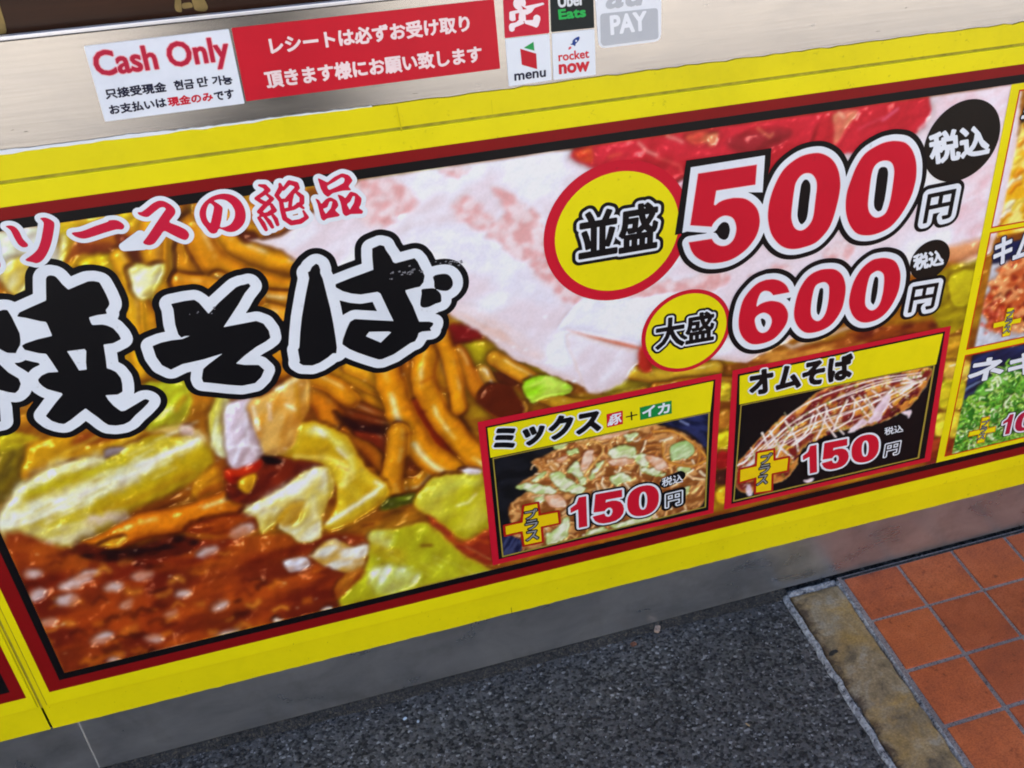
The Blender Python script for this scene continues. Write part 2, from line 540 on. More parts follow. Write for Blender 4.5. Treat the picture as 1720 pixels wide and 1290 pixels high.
DIG = {
    '0': segs(ell(.5, .5, .5, .5), ell(.5, .5, .15, .32)),
    '1': segs([(.12, .70), (.42, .80), (.55, 1.), (.88, 1.), (.88, 0), (.5, 0), (.5, .64), (.12, .56)]),
    '5': segs(np.vstack([[(.12, 1.), (.93, 1.), (.93, .78), (.42, .78), (.40, .65)],
                         smooth([(.55, .68), (.75, .665), (.93, .55), (.99, .33), (.88, .1), (.6, -.01), (.3, .0), (.1, .1), (.02, .27)], 3)[:-3],
                         [(.36, .30)], [(.42, .2), (.52, .165), (.63, .24), (.64, .36), (.55, .47), (.45, .46), (.38, .41)], [(.03, .44)]])),
}
DIG['5'] = segs(np.array([(.12, 1.), (.93, 1.), (.93, .78), (.42, .78), (.40, .655), (.50, .685), (.62, .69), (.76, .665), (.88, .60), (.96, .48), (.99, .34), (.96, .2), (.87, .08), (.74, .01), (.55, -.015), (.35, -.01), (.19, .04), (.08, .13), (.02, .27),
                         (.36, .30), (.40, .21), (.47, .17), (.54, .17), (.61, .22), (.65, .32), (.64, .42), (.58, .49), (.50, .50), (.42, .46), (.38, .41), (.05, .43)]))


def digits(s, BL, BR, TL, widths=None, gap=.10):
    parts = []; x = 0
    for ch in s:
        w = {'1': .62, '5': 1., '0': 1.}[ch]
        a = DIG[ch].copy(); a[:, [0, 2]] = a[:, [0, 2]] * w * .82 + x; parts.append(a); x += w * .82 + gap
    return fit(parts, BL, BR, TL)



# ------------------------------------------------------------------ the printed food picture: a fine mesh coloured point by point
XL, XR, ZB, ZT = -.3773, 1.60, .2095, .8315        # picture area on the front
X_COL = .9270                                       # where the side column of small pictures begins
XE = 1.30
CS = .00115
GX, GZ = np.arange(XL, XE + CS, CS), np.linspace(ZB, ZT, int((ZT - ZB) / CS) + 1)
gx, gz = np.meshgrid(GX, GZ)
_v = np.stack([gx, np.full_like(gx, CD), -(gz - CH)])           # world X, into the wall, down
_c = np.tensordot(RC[:, [0, 2, 1]], _v, 1)
PX = (_c[0] / _c[2] * FPX + PCX).astype(np.float32); PY = (_c[1] / _c[2] * FPX + PCY).astype(np.float32)
IMG = np.zeros(gx.shape + (4,), np.float32)         # red, green, blue and the relief of the food that was photographed
rng = np.random.default_rng(11)


def vnoise(x, y, seed=0, octaves=4, rough=.55):
    out = 0; amp = 1; tot = 0
    for o in range(octaves):
        r = np.random.default_rng(seed * 131 + o); G = r.random((64, 64)).astype(np.float32)
        xi = np.floor(x); yi = np.floor(y); fx = x - xi; fy = y - yi
        fx = fx * fx * (3 - 2 * fx); fy = fy * fy * (3 - 2 * fy)
        xi = xi.astype(int) % 64; yi = yi.astype(int) % 64; x1 = (xi + 1) % 64; y1 = (yi + 1) % 64
        v = (G[yi, xi] * (1 - fx) + G[yi, x1] * fx) * (1 - fy) + (G[y1, xi] * (1 - fx) + G[y1, x1] * fx) * fy
        out = out + amp * v; tot += amp; amp *= rough; x = x * 2.03 + 7.1; y = y * 2.03 + 3.7
    return out / tot


def rot(x, y, deg, sx, sy):
    a = math.radians(deg); c, s = math.cos(a), math.sin(a)
    return (x * c + y * s) / sx, (-x * s + y * c) / sy


def region(x0, y0, x1, y1):
    return np.where((PX > x0) & (PX < x1) & (PY > y0) & (PY < y1))


def put(idx, a, c, h=None):
    old = IMG[idx]; a = a[:, None]
    c = np.broadcast_to(c, old[:, :3].shape)
    new = np.concatenate([c, (old[:, 3] if h is None else h)[:, None]], 1)
    IMG[idx] = old * (1 - a) + new * a


def pdist(x, y, poly):
    p = np.asarray(poly, float); d2 = np.full(x.shape, 1e9, np.float32); ins = np.zeros(x.shape, bool)
    for (ax, ay), (bx, by) in zip(p, np.roll(p, -1, 0)):
        dx, dy = bx - ax, by - ay; L = dx * dx + dy * dy + 1e-9
        t = np.clip(((x - ax) * dx + (y - ay) * dy) / L, 0, 1)
        d2 = np.minimum(d2, (x - ax - t * dx) ** 2 + (y - ay - t * dy) ** 2)
        if ay != by:
            m = (ay > y) != (by > y); ins ^= m & (x < ax + (y - ay) / dy * dx)
    d = np.sqrt(d2); return np.where(ins, -d, d)


def blob(poly, col, soft=3., col2=None, ang=0., sx=14., sy=5., k=1.5, edge=None, ew=8., wob=1.7, alpha=1., seed=None, sm=True, hg=None, amp=None):
    """a patch with an uneven edge; col and col2 run through it as streaks at the angle given"""
    poly = smooth(poly, 4) if sm else np.asarray(poly, float)
    seed = seed if seed is not None else int(rng.integers(1e6))
    x0, y0 = poly.min(0) - soft * 2 - wob * 2; x1, y1 = poly.max(0) + soft * 2 + wob * 2
    idx = region(x0, y0, x1, y1)
    if not len(idx[0]): return
    x, y = PX[idx], PY[idx]
    wx = (vnoise(x / 11, y / 11, seed, 3) - .5) * 2 * wob * 1.6; wy = (vnoise(x / 11 + 9, y / 11, seed + 1, 3) - .5) * 2 * wob * 1.6
    d = pdist(x + wx, y + wy, poly)
    a = np.clip(.5 - d / (2 * soft), 0, 1); a = a * a * (3 - 2 * a) * alpha
    c = np.broadcast_to(np.asarray(col, np.float32), x.shape + (3,)).copy()
    hg = (7. if soft > 2 else 3.) if hg is None else hg; amp = (13. if soft > 2 else 4.) if amp is None else amp
    hn = vnoise(x / 24, y / 24, seed + 4, 3, .36) if soft > 2 else vnoise(x / 7, y / 7, seed + 4, 3)
    if col2 is not None:
        u, v = rot(x, y, ang, sx, sy)
        n = vnoise(u * .6, v * .6, seed + 2, 3, .42); hn = hn * .75 + n * .25; n = np.clip((n - .5) * k * 2 + .5, 0, 1)[:, None]
        c = c * (1 - n) + np.asarray(col2, np.float32) * n
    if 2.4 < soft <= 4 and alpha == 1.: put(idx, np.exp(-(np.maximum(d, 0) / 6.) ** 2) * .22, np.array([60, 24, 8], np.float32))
    if edge is not None:
        e = np.clip(1 + d / ew, 0, 1)[:, None] ** 1.6; c = c * (1 - e) + np.asarray(edge, np.float32) * e
    put(idx, a, c, (hg * (1 - np.exp(np.minimum(d, 0) / (hg * 1.5 + .1))) + (hn - .5) * amp).astype(np.float32))


def noodle(pts, w, mid, dark=None, hi=(250, 235, 190), hs=-.35, hw=.16, ha=.8, taper=False, seed=None, soft=2.2, sauce=.2):
    """a rounded strand: darker towards its edges, broken highlight off its centre"""
    p = np.asarray(pts, float)
    q = []
    P_ = np.vstack([2 * p[0] - p[1], p, 2 * p[-1] - p[-2]])
    for i in range(1, len(P_) - 2):
        a, b, c, d = P_[i - 1:i + 3]
        for k in range(8):
            t = k / 8; q.append(.5 * ((2 * b) + (-a + c) * t + (2 * a - 5 * b + 4 * c - d) * t * t + (-a + 3 * b - 3 * c + d) * t ** 3))
    q.append(p[-1]); q = np.array(q); n = len(q)
    seed = seed if seed is not None else int(rng.integers(1e6))
    if w > 12: w = w * 1.34
    x0, y0 = q.min(0) - w; x1, y1 = q.max(0) + w
    idx = region(x0, y0, x1, y1)
    if not len(idx[0]): return
    x, y = PX[idx], PY[idx]
    x = x + (vnoise(x / 26, y / 26, seed, 2) - .5) * w * .16; y = y + (vnoise(x / 26 + 5, y / 26, seed + 3, 2) - .5) * w * .16
    best = np.full(x.shape, 1e9, np.float32); sd = np.zeros_like(best); al = np.zeros_like(best)
    for i in range(n - 1):
        ax, ay = q[i]; dx, dy = q[i + 1] - q[i]; L = dx * dx + dy * dy + 1e-9
        t = np.clip(((x - ax) * dx + (y - ay) * dy) / L, 0, 1)
        d2 = (x - ax - t * dx) ** 2 + (y - ay - t * dy) ** 2
        m = d2 < best; best = np.where(m, d2, best)
        sg = np.sign(dx * (y - ay) - dy * (x - ax)); sd = np.where(m, sg, sd); al = np.where(m, (i + t) / n, al)
    ww = w / 2 * (1 if not taper else (1 - .7 * np.abs(al * 2 - 1) ** 2))
    r = np.sqrt(best) / ww
    s = r * sd
    a = np.clip((1 - r) * ww / soft, 0, 1)
    mid = np.asarray(mid, np.float32) * (np.array([1.04, .95, .9]) if w > 12 else 1.); dark = np.asarray(dark if dark is not None else mid * np.array([.70, .50, .36]), np.float32)
    rr = np.clip(np.abs(s - .12 * hs), 0, 1)
    sh = (rr ** 3.2)[:, None]
    nn = vnoise(x / 22, y / 22, seed + 5, 4)
    c = mid * (1 - sh) + dark * sh
    c = c * (.86 + .28 * nn[:, None])
    st = np.clip((vnoise(x / 9, y / 9, seed + 8, 3) - .55) * 5, 0, 1)[:, None] * sauce
    c = c * (1 - st) + dark * st
    h = np.exp(-((s - hs) / hw) ** 2) * np.clip((vnoise(al * 9, s * .4 + seed % 7, seed + 6, 3) - .38) * 4, 0, 1) * ha
    c = c * (1 - h[:, None]) + np.asarray(hi, np.float32) * h[:, None]
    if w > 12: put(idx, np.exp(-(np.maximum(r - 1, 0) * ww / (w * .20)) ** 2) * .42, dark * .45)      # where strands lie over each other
    put(idx, a, c, (ww * np.sqrt(np.clip(1 - r * r, 0, 1)) * .85 + (nn - .5) * w * .12).astype(np.float32))


def streak(pts, w, col, alpha=.8, seed=None):
    """soft brush mark"""
    seed = seed if seed is not None else int(rng.integers(1e6))
    p = np.asarray(pts, float); x0, y0 = p.min(0) - w * 1.5; x1, y1 = p.max(0) + w * 1.5
    idx = region(x0, y0, x1, y1)
    if not len(idx[0]): return
    x, y = PX[idx], PY[idx]; b = np.full(x.shape, 1e9, np.float32)
    x = x + (vnoise(x / 14, y / 14, seed, 3) - .5) * w * .7; y = y + (vnoise(x / 14, y / 14 + 4, seed + 1, 3) - .5) * w * .7
    for (ax, ay), (bx, by) in zip(p[:-1], p[1:]):
        dx, dy = bx - ax, by - ay; L = dx * dx + dy * dy + 1e-9
        t = np.clip(((x - ax) * dx + (y - ay) * dy) / L, 0, 1)
        b = np.minimum(b, (x - ax - t * dx) ** 2 + (y - ay - t * dy) ** 2)
    a = np.exp(-b / (w * .45) ** 2) * alpha
    put(idx, a, np.asarray(col, np.float32))


def paint_food():
    # ---- sauce-brown ground
    n = vnoise(*rot(PX, PY, -18, 60, 26), 3, 5)[..., None]; n2 = vnoise(*rot(PX, PY, -20, 22, 9), 4, 5)[..., None]
    IMG[..., :3] = np.array([132, 62, 10]) * (1 - n) + np.array([214, 142, 20]) * n
    IMG[..., :3] *= (.72 + .55 * n2); IMG[..., 3] = vnoise(*rot(PX, PY, -20, 34, 20), 4, 3, .4) * 14
    A = zf(0, 300, 3.909); B = zf(0, 600, 3.909); C = zf(400, 600, 3.739); D = zf(500, 230, 2.867); G = zf(0, 850, 2.933); H = zf(400, 900, 3.309)
    # ---- upper left behind the headline
    blob([(60, 350), (440, 300), (430, 480), (300, 620), (60, 560)], (214, 150, 14), 6, (228, 182, 24), -70, 40, 14)
    blob([(-10, 378), (96, 352), (104, 430), (60, 470), (-10, 460)], (236, 240, 226), 6, (226, 228, 190), -20)
    blob([(10, 436), (50, 430), (44, 480), (24, 492), (4, 470)], (232, 222, 160), 4, (220, 190, 60), -60)
    blob([(96, 366), (120, 350), (230, 330), (222, 372), (140, 392), (104, 430)], (228, 200, 28), 5, (206, 160, 20), -20)
    blob([(104, 392), (112, 398), (108, 420), (98, 432)], (240, 228, 150), 4)
    blob([(128, 400), (180, 384), (232, 394), (250, 440), (196, 438), (140, 424), (112, 442)], (188, 105, 12), 6, (130, 50, 16), 10, 30, 12)
    blob([(196, 392), (224, 398), (240, 436), (212, 436)], (104, 34, 18), 5)
    blob([(130, 436), (160, 424), (196, 426), (236, 448), (226, 480), (180, 480), (136, 450)], (230, 196, 20), 4, (216, 160, 14), -30)
    blob([(214, 444), (250, 440), (276, 440), (270, 470), (246, 500), (226, 494), (216, 470)], (232, 232, 196), 4, (214, 200, 90), -40)
    blob([(214, 500), (250, 500), (262, 480), (262, 520), (250, 570), (232, 580), (212, 530)], (212, 182, 20), 5, (190, 150, 14), -60)
    for p, w, c in [([(290, 360), (282, 420), (286, 480)], 46, (220, 160, 12)), ([(322, 380), (320, 440), (318, 500)], 42, (214, 146, 14)),
                    ([(258, 380), (258, 420), (262, 446)], 34, (222, 164, 18))]:
        noodle(p, w, c, (176, 100, 8), ha=.25)
    blob(C([(0, -780), (120, -760), (110, -700), (-30, -690)]), (90, 30, 8), 4)
    for p, w, c in [([(396, 372), (440, 392), (500, 420)], 34, (216, 152, 14)), ([(372, 398), (420, 420), (498, 446)], 32, (222, 160, 14)),
                    ([(330, 380), (352, 430), (392, 462), (470, 486), (500, 488)], 40, (216, 148, 12)), ([(366, 470), (420, 496), (500, 506)], 30, (206, 138, 14)),
                    ([(440, 520), (480, 530), (500, 538)], 28, (220, 160, 40))]:
        noodle(p, w, c, (160, 84, 6), hi=(244, 226, 184), ha=.75)
    for p, w, c in [([(120, 470), (180, 480), (240, 520), (262, 600)], 30, (216, 160, 14)), ([(200, 430), (222, 480), (226, 540), (240, 620)], 26, (222, 176, 20)), ([(340, 350), (400, 366), (460, 396)], 28, (226, 168, 20)),
                    ([(300, 470), (360, 480), (430, 500)], 26, (212, 140, 12)), ([(410, 350), (450, 366), (500, 396)], 24, (204, 132, 14))]:
        noodle(p, w, c, (166, 92, 8), ha=.35)
    blob([(214, 444), (250, 440), (276, 440), (270, 470), (246, 500), (226, 494), (216, 470)], (234, 234, 200), 3, (220, 206, 100), -40, edge=(214, 186, 40), ew=5)
    blob([(400, 388), (424, 386), (436, 398), (412, 404)], (84, 26, 10), 3)
    # ---- left, cabbage leaf and sauce
    blob(B([(-60, 500), (150, 540), (180, 700), (120, 860), (-60, 960)]), (104, 80, 16), 8, (140, 112, 14), -60)
    blob(B([(0, 470), (120, 480), (260, 520), (120, 560), (-20, 590)]), (186, 160, 14), 6, (214, 190, 30), -20)
    blob(B([(220, 540), (600, 480), (1040, 470), (1060, 540), (800, 640), (600, 670), (360, 720), (150, 790), (160, 660)]), (184, 104, 8), 5, (214, 150, 14), -28, 60, 12)
    blob(B([(560, 480), (820, 500), (620, 560), (480, 560)]), (140, 50, 14), 6, alpha=.8)
    streak(B([(330, 670), (480, 590), (640, 510)]), 9, (226, 176, 40))
    blob(B([(940, 160), (1200, 140), (1250, 220), (1240, 330), (1160, 440), (980, 470), (960, 430), (1080, 300)]), (196, 200, 36), 5, (170, 160, 20), -40)
    streak(B([(1000, 380), (1120, 330)]), 12, (224, 226, 130)); streak(B([(1150, 330), (1210, 250)]), 12, (214, 150, 20), .7)
    blob(B([(1000, 470), (1240, 430), (1400, 560), (1300, 600), (1040, 520)]), (206, 140, 30), 5, (222, 180, 90), -30)
    blob(B([(1180, 440), (1260, 440), (1270, 500), (1200, 520)]), (228, 190, 170), 4)
    leaf = B([(-20, 1060), (60, 920), (190, 780), (360, 700), (560, 646), (690, 650), (800, 570), (1030, 490), (1110, 500), (1310, 520), (1420, 650), (1330, 760), (1150, 880), (860, 1010), (820, 1090), (650, 1170), (350, 1270), (60, 1330), (-30, 1150)])
    blob(leaf, (204, 172, 20), 4, (182, 150, 14), -27, 90, 12, edge=(190, 140, 14), ew=10)
    for p, w, c, a in [([(20, 1010), (150, 850), (330, 740), (660, 655)], 26, (238, 232, 186), .9), ([(60, 1050), (420, 900), (700, 770), (930, 690)], 30, (232, 228, 178), .85),
                       ([(0, 1080), (350, 960), (760, 810), (1080, 650), (1300, 530)], 22, (246, 244, 228), 1.), ([(0, 1110), (300, 1020), (600, 920), (900, 780)], 20, (238, 234, 208), .9),
                       ([(200, 870), (460, 790), (800, 660)], 14, (206, 186, 20), .8), ([(820, 600), (1050, 560), (1100, 520)], 12, (226, 200, 60), .8),
                       ([(640, 960), (900, 870), (1180, 740), (1330, 620)], 34, (206, 168, 14), .85), ([(700, 990), (1000, 870), (1250, 740)], 16, (188, 136, 10), .7),
                       ([(40, 1170), (300, 1120), (560, 1060)], 26, (226, 210, 130), .8), ([(60, 1240), (280, 1210), (600, 1130)], 22, (238, 230, 190), .8),
                       ([(600, 1050), (820, 1040)], 22, (230, 206, 190), .85), ([(330, 1090), (560, 1040)], 12, (190, 160, 20), .7),
                       ([(100, 1290), (330, 1220)], 10, (240, 240, 220), .8), ([(900, 700), (1100, 610)], 9, (250, 250, 244), .9)]:
        streak(B(p), w, c, a)
    for i in range(60):       # veins and fibres of the leaf
        t0 = rng.random(); x = rng.uniform(20, 1150); y = 1150 - x * .48 + rng.uniform(-230, 130)
        L = rng.uniform(60, 220); c = [(246, 242, 214), (196, 160, 18), (222, 200, 90)][rng.integers(3)]
        streak(B([(x, y), (x + L, y - L * .5)]), rng.uniform(2, 5), c, rng.uniform(.25, .6))
    blob(B([(690, 590), (800, 570), (820, 590), (700, 650), (680, 630)]), (150, 130, 130), 2, (80, 50, 50), -20)
    blob(B([(860, 1010), (1100, 900), (1330, 760), (1430, 670), (1440, 800), (1250, 900), (1000, 1020)]), (110, 44, 8), 6, (160, 80, 10), -28)
    blob(B([(1250, 850), (1400, 700), (1480, 760), (1500, 900), (1350, 960)]), (204, 130, 14), 5, (180, 90, 10), -30)
    noodle(B([(600, 1260), (760, 1190), (900, 1110), (1150, 1060), (1400, 990), (1520, 940)]), 34, (226, 134, 12), (140, 44, 6), hi=(248, 226, 150), ha=.7)
    blob(B([(640, 1220), (780, 1160), (830, 1180), (740, 1230)]), (238, 206, 90), 3, (226, 150, 20), -30)
    blob(B([(1300, 1060), (1690, 1000), (1690, 1130), (1400, 1160), (1220, 1130)]), (122, 34, 8), 6, (160, 60, 8), -10)
    # ---- bottom left: sauce with pale flecks
    blob([(10, 890), (160, 930), (330, 900), (640, 900), (640, 1000), (560, 1030), (100, 1140), (40, 1020)], (120, 30, 10), 8, (172, 72, 14), -14, 60, 16, k=1.6, amp=20)
    blob([(40, 1000), (260, 960), (560, 940), (590, 1020), (110, 1135)], (104, 26, 12), 10, (178, 66, 14), -16, 44, 14, k=1.9, alpha=.7, amp=20)
    blob(G([(380, 170), (600, 200), (860, 130), (980, 160), (900, 230), (640, 260), (420, 250)]), (34, 10, 10), 6, (90, 24, 10), -10)
    for i in range(120):
        x = rng.uniform(40, 560); y = rng.uniform(925, 1120)
        if y > 1140 - (x - 100) * .24: continue
        L = rng.uniform(6, 26); c = [(224, 140, 40), (92, 22, 10), (206, 104, 20), (60, 14, 8)][rng.integers(4)]
        streak([(x, y), (x + L * .5, y - L * rng.uniform(-.2, .6)), (x + L, y - L * rng.uniform(0, .5))], rng.uniform(5, 15), c, rng.uniform(.35, .75))
    for x, y, a, b in [(350, 375, 62, 26), (330, 450, 58, 30), (180, 425, 52, 26), (160, 320, 50, 22), (410, 345, 40, 22), (560, 385, 50, 22), (700, 330, 56, 24), (500, 640, 60, 26), (1020, 215, 56, 22), (900, 420, 40, 20),
                       (1190, 110, 66, 30), (240, 560, 44, 20), (420, 330, 60, 20), (620, 470, 36, 20), (840, 520, 34, 14), (1120, 620, 60, 18), (560, 745, 30, 12), (1080, 480, 44, 22), (760, 640, 46, 20)]:
        a *= 1.2; b *= 1.25; an = rng.uniform(-.6, 0); pts = [(x + a * math.cos(t) * .8, y + b * math.sin(t) * .8 + a * math.cos(t) * an * .5) for t in np.linspace(0, 6.28, 9)[:-1]]
        blob(G(pts), (228, 208, 204), 6.5, (206, 140, 110), -15, 16, 8, alpha=.85, hg=3, amp=5)
    for p, c in [([(1300, 830), (1360, 800), (1330, 870)], (240, 214, 150)), ([(250, 130), (370, 110), (390, 160), (290, 190)], (232, 224, 232)), ([(455, 400), (500, 376), (520, 392), (470, 410)], (230, 226, 230)),
                 ([(200, 440), (250, 450), (240, 470), (195, 465)], (226, 206, 190))]:
        blob(H(p) if p[0][0] != 1300 else G(p), c, 3, (214, 180, 160), -20, 8, 4)
    # ---- centre: translucent cabbage, onion, noodles
    blob(C([(-120, 260), (480, 20), (900, 20), (1100, 60), (1500, 60), (1560, 360), (1540, 760), (1100, 900), (900, 900), (0, 900)]), (150, 74, 10), 10, (110, 34, 8), -30, 30, 16)
    for p, w, c in [([(480, 110), (640, 150), (800, 210), (940, 290)], 30, (222, 156, 16)), ([(600, 70), (760, 130), (920, 190)], 26, (228, 170, 18)), ([(540, 220), (700, 290), (900, 370), (1000, 410)], 17, (150, 72, 14)),
                    ([(560, 280), (760, 370), (980, 430)], 14, (120, 48, 12)), ([(420, 160), (540, 280), (600, 430), (640, 520)], 34, (198, 120, 12)), ([(700, 470), (830, 540), (920, 660)], 30, (176, 100, 12)),
                    ([(760, 440), (880, 500), (970, 590)], 20, (122, 40, 14)), ([(1360, 20), (1350, 140), (1290, 260)], 24, (222, 158, 24)), ([(1380, 170), (1410, 290), (1540, 370)], 20, (190, 110, 26)),
                    ([(1400, 300), (1500, 380), (1640, 380)], 18, (150, 70, 14))]:
        noodle(C(p), w, c, ha=.45)
    for p, w, c in [([(250, 70), (420, 100), (560, 150), (700, 250)], 26, (214, 146, 14)), ([(700, 40), (860, 120), (960, 220)], 24, (232, 176, 24)), ([(1240, -60), (1260, 60), (1300, 160)], 20, (226, 160, 14)), ([(560, 640), (700, 700), (820, 720)], 20, (190, 116, 14)),
                    ([(1250, 640), (1340, 700), (1450, 700)], 18, (206, 130, 16)), ([(1500, 420), (1560, 520), (1600, 600)], 22, (216, 140, 14)), ([(1420, 60), (1470, 160), (1540, 260)], 20, (206, 140, 22)), ([(1080, 60), (1090, 200), (1120, 330)], 22, (200, 120, 12))]:
        noodle(C(p), w, c, ha=.5)
    blob(C([(600, 330), (760, 400), (1000, 430), (1000, 470), (860, 470), (700, 440)]), (40, 10, 8), 5)
    blob(C([(1340, 330), (1380, 350), (1490, 430), (1440, 450), (1370, 420)]), (52, 10, 8), 4)
    blob(C([(1640, 120), (1720, 130), (1760, 220), (1690, 200)]), (60, 16, 10), 4)
    blob(C([(1060, 590), (1200, 640), (1240, 720), (1080, 800), (1040, 740)]), (112, 30, 8), 5, (170, 80, 10))
    noodle(C([(1180, 730), (1120, 780), (1040, 800)]), 20, (206, 140, 16)); 
    noodle(C([(1110, 300), (1190, 440), (1300, 600), (1360, 680)]), 22, (168, 24, 8), (120, 14, 6), hi=(226, 80, 30), ha=.4)
    noodle(C([(930, 40), (980, 230), (1050, 410), (1160, 570), (1290, 680), (1420, 720)]), 37, (224, 152, 10), (176, 90, 6), hi=(252, 238, 176), hs=.3, hw=.2, ha=.95)
    noodle(C([(1180, -20), (1165, 130), (1230, 290), (1330, 440), (1450, 570), (1560, 660)]), 34, (224, 154, 12), (160, 76, 6), hi=(252, 236, 160), hs=.2, ha=.9)
    noodle(C([(1010, 470), (985, 620), (960, 780), (980, 860)]), 32, (214, 148, 16), (140, 66, 8), hi=(248, 220, 120), ha=.6)
    noodle(C([(1540, 110), (1560, 210), (1640, 290), (1740, 330)]), 20, (226, 182, 50), (150, 84, 10), hi=(248, 238, 200), ha=.9)
    blob(C([(1500, 280), (1570, 250), (1640, 300), (1560, 310)]), (232, 206, 180), 3)
    # right-hand cabbage and the big pale leaf
    blob(C([(890, 950), (920, 870), (1100, 845), (1120, 890), (1000, 930)]), (96, 104, 14), 4, (60, 60, 8))
    blob(C([(1100, 890), (1180, 770), (1260, 725), (1420, 705), (1540, 720), (1580, 900), (1580, 1060), (1480, 1135), (1390, 1130), (1250, 1030), (1130, 950)]), (196, 182, 20), 4, (214, 200, 60), -35, 30, 14, edge=(212, 160, 20))
    streak(C([(1370, 925), (1440, 900), (1490, 850)]), 5, (244, 236, 170)); streak(C([(1250, 850), (1400, 770), (1500, 780)]), 14, (206, 204, 70), .7)
    blob(C([(1380, 690), (1480, 680), (1530, 700), (1500, 722), (1420, 715)]), (232, 220, 224), 2.5)
    blob(C([(1180, 980), (1300, 1060), (1400, 1150), (1600, 1060), (1640, 1250), (1500, 1290), (1300, 1200)]), (150, 40, 20), 5, (190, 70, 20))
    blob(H([(560, 372), (600, 290), (690, 185), (722, 60), (740, -40), (860, -50), (1020, -90), (1120, -30), (1180, 30), (1260, 100), (1370, 160), (1420, 260), (740, 400)]), (196, 190, 26), 4, (182, 172, 20), 35, 46, 12, edge=(206, 170, 30))
    blob(H([(730, 190), (850, 150), (1000, 200), (960, 260), (860, 310), (760, 300)]), (236, 240, 214), 8, (206, 206, 90), -60, 14, 6)
    blob(H([(730, -30), (860, -40), (840, 60), (740, 30)]), (224, 222, 130), 7, (200, 180, 30), alpha=.8)
    streak(H([(760, 60), (900, 110)]), 26, (196, 150, 20), .6)
    for i in range(26):
        x, y = rng.uniform(760, 1280), rng.uniform(40, 260); L = rng.uniform(40, 150)
        streak(H([(x, y), (x + L, y + L * .55)]), rng.uniform(2, 4), [(226, 224, 120), (166, 150, 16)][rng.integers(2)], rng.uniform(.25, .5))
    blob(H([(400, 90), (480, 20), (560, 10), (620, 50), (715, 40), (690, 160), (640, 195), (520, 170), (420, 120)]), (230, 222, 206), 4, (212, 160, 60), -20, 20, 8)
    blob(H([(540, 250), (640, 180), (700, 190), (600, 300), (540, 330)]), (180, 100, 20), 5, (150, 60, 12), -50)
    # curled leaf
    blob(C([(150, 560), (400, 390), (560, 410), (700, 500), (800, 670), (945, 790), (930, 880), (820, 960), (620, 1070), (520, 1050), (600, 940), (600, 780), (520, 660), (330, 620)]), (222, 186, 36), 3.5, (206, 160, 16), 40, 24, 10, edge=(190, 120, 10))
    for p, w, c in [([(440, 450), (560, 470), (700, 600), (720, 700)], 12, (236, 224, 110)), ([(350, 610), (520, 620), (640, 640), (720, 740), (640, 800)], 9, (244, 216, 90)), ([(480, 440), (540, 470)], 12, (250, 248, 224)),
                    ([(620, 660), (690, 700), (660, 790)], 12, (244, 232, 120)), ([(860, 770), (900, 800), (760, 900), (600, 1000)], 8, (248, 240, 200)), ([(560, 1030), (700, 940), (860, 840)], 9, (246, 240, 206)), ([(620, 560), (680, 620)], 7, (250, 246, 214))]:
        streak(C(p), w, c, .85)
    blob(C([(110, 600), (350, 640), (520, 670), (300, 800), (100, 900), (-60, 880), (-60, 740)]), (94, 22, 12), 4, (126, 34, 12), -30)
    blob(C([(-80, 700), (60, 650), (170, 610), (120, 700), (60, 760), (-60, 780)]), (206, 44, 10), 4, (170, 24, 8))
    blob(C([(0, 760), (110, 720), (70, 840), (10, 820)]), (226, 160, 20), 3)
    blob(C([(30, 950), (250, 820), (450, 690), (560, 675), (600, 780), (570, 880), (520, 1000), (520, 1120), (400, 1155), (330, 1110), (240, 1050), (300, 960), (150, 1095), (110, 990)]), (236, 230, 196), 3, (222, 196, 80), -40, 26, 9, edge=(214, 176, 50), ew=6)
    blob(C([(240, 1000), (330, 910), (420, 900), (380, 1010), (300, 1060)]), (200, 140, 20), 5, alpha=.8)
    streak(C([(80, 950), (300, 830), (480, 720)]), 22, (244, 242, 226), .8); streak(C([(560, 700), (580, 860)]), 9, (196, 160, 30), .8); streak(C([(470, 880), (480, 1000)]), 16, (240, 236, 190), .6)
    blob(C([(-150, 240), (-60, 250), (-80, 400), (-30, 560), (-100, 620), (-160, 560), (-190, 420)]), (228, 226, 176), 4, (206, 188, 60), -80, 20, 6)
    blob(C([(-90, 330), (0, 250), (120, 250), (110, 440), (180, 570), (60, 660), (-40, 680), (-80, 580)]), (222, 204, 212), 4, (206, 180, 190), -70, 16, 6)
    for p in ([(40, 280), (60, 520), (110, 600)], [(-60, 560), (40, 540), (140, 560)], [(30, 500), (-20, 640)]):
        streak(C(p), 6, (246, 240, 248), .85)
    blob(C([(60, 280), (200, 200), (360, 90), (440, 140), (440, 300), (390, 400), (330, 560), (180, 600), (110, 450)]), (226, 170, 80), 4, (214, 140, 40), -70, 26, 8)
    for p, c in [([(90, 300), (130, 440)], (250, 244, 226)), ([(220, 190), (300, 160), (360, 130)], (250, 240, 190)), ([(300, 290), (360, 320)], (250, 240, 200)), ([(190, 280), (200, 380)], (240, 206, 180)), ([(360, 160), (380, 380)], (206, 140, 20))]:
        streak(C(p), 7, c, .8)
    blob(C([(140, 620), (200, 610), (280, 650), (180, 660)]), (20, 6, 8), 3)
    # ---- right of the title, under the pork
    blob([(735, 535), (820, 540), (900, 620), (1010, 650), (1100, 600), (1240, 590), (1600, 520), (1700, 560), (1660, 900), (1150, 940), (830, 760), (760, 640)], (132, 66, 12), 8, (176, 130, 16), -12, 50, 14)
    blob(D([(720, 900), (860, 910), (880, 990), (760, 1030), (700, 980)]), (122, 18, 18), 5)
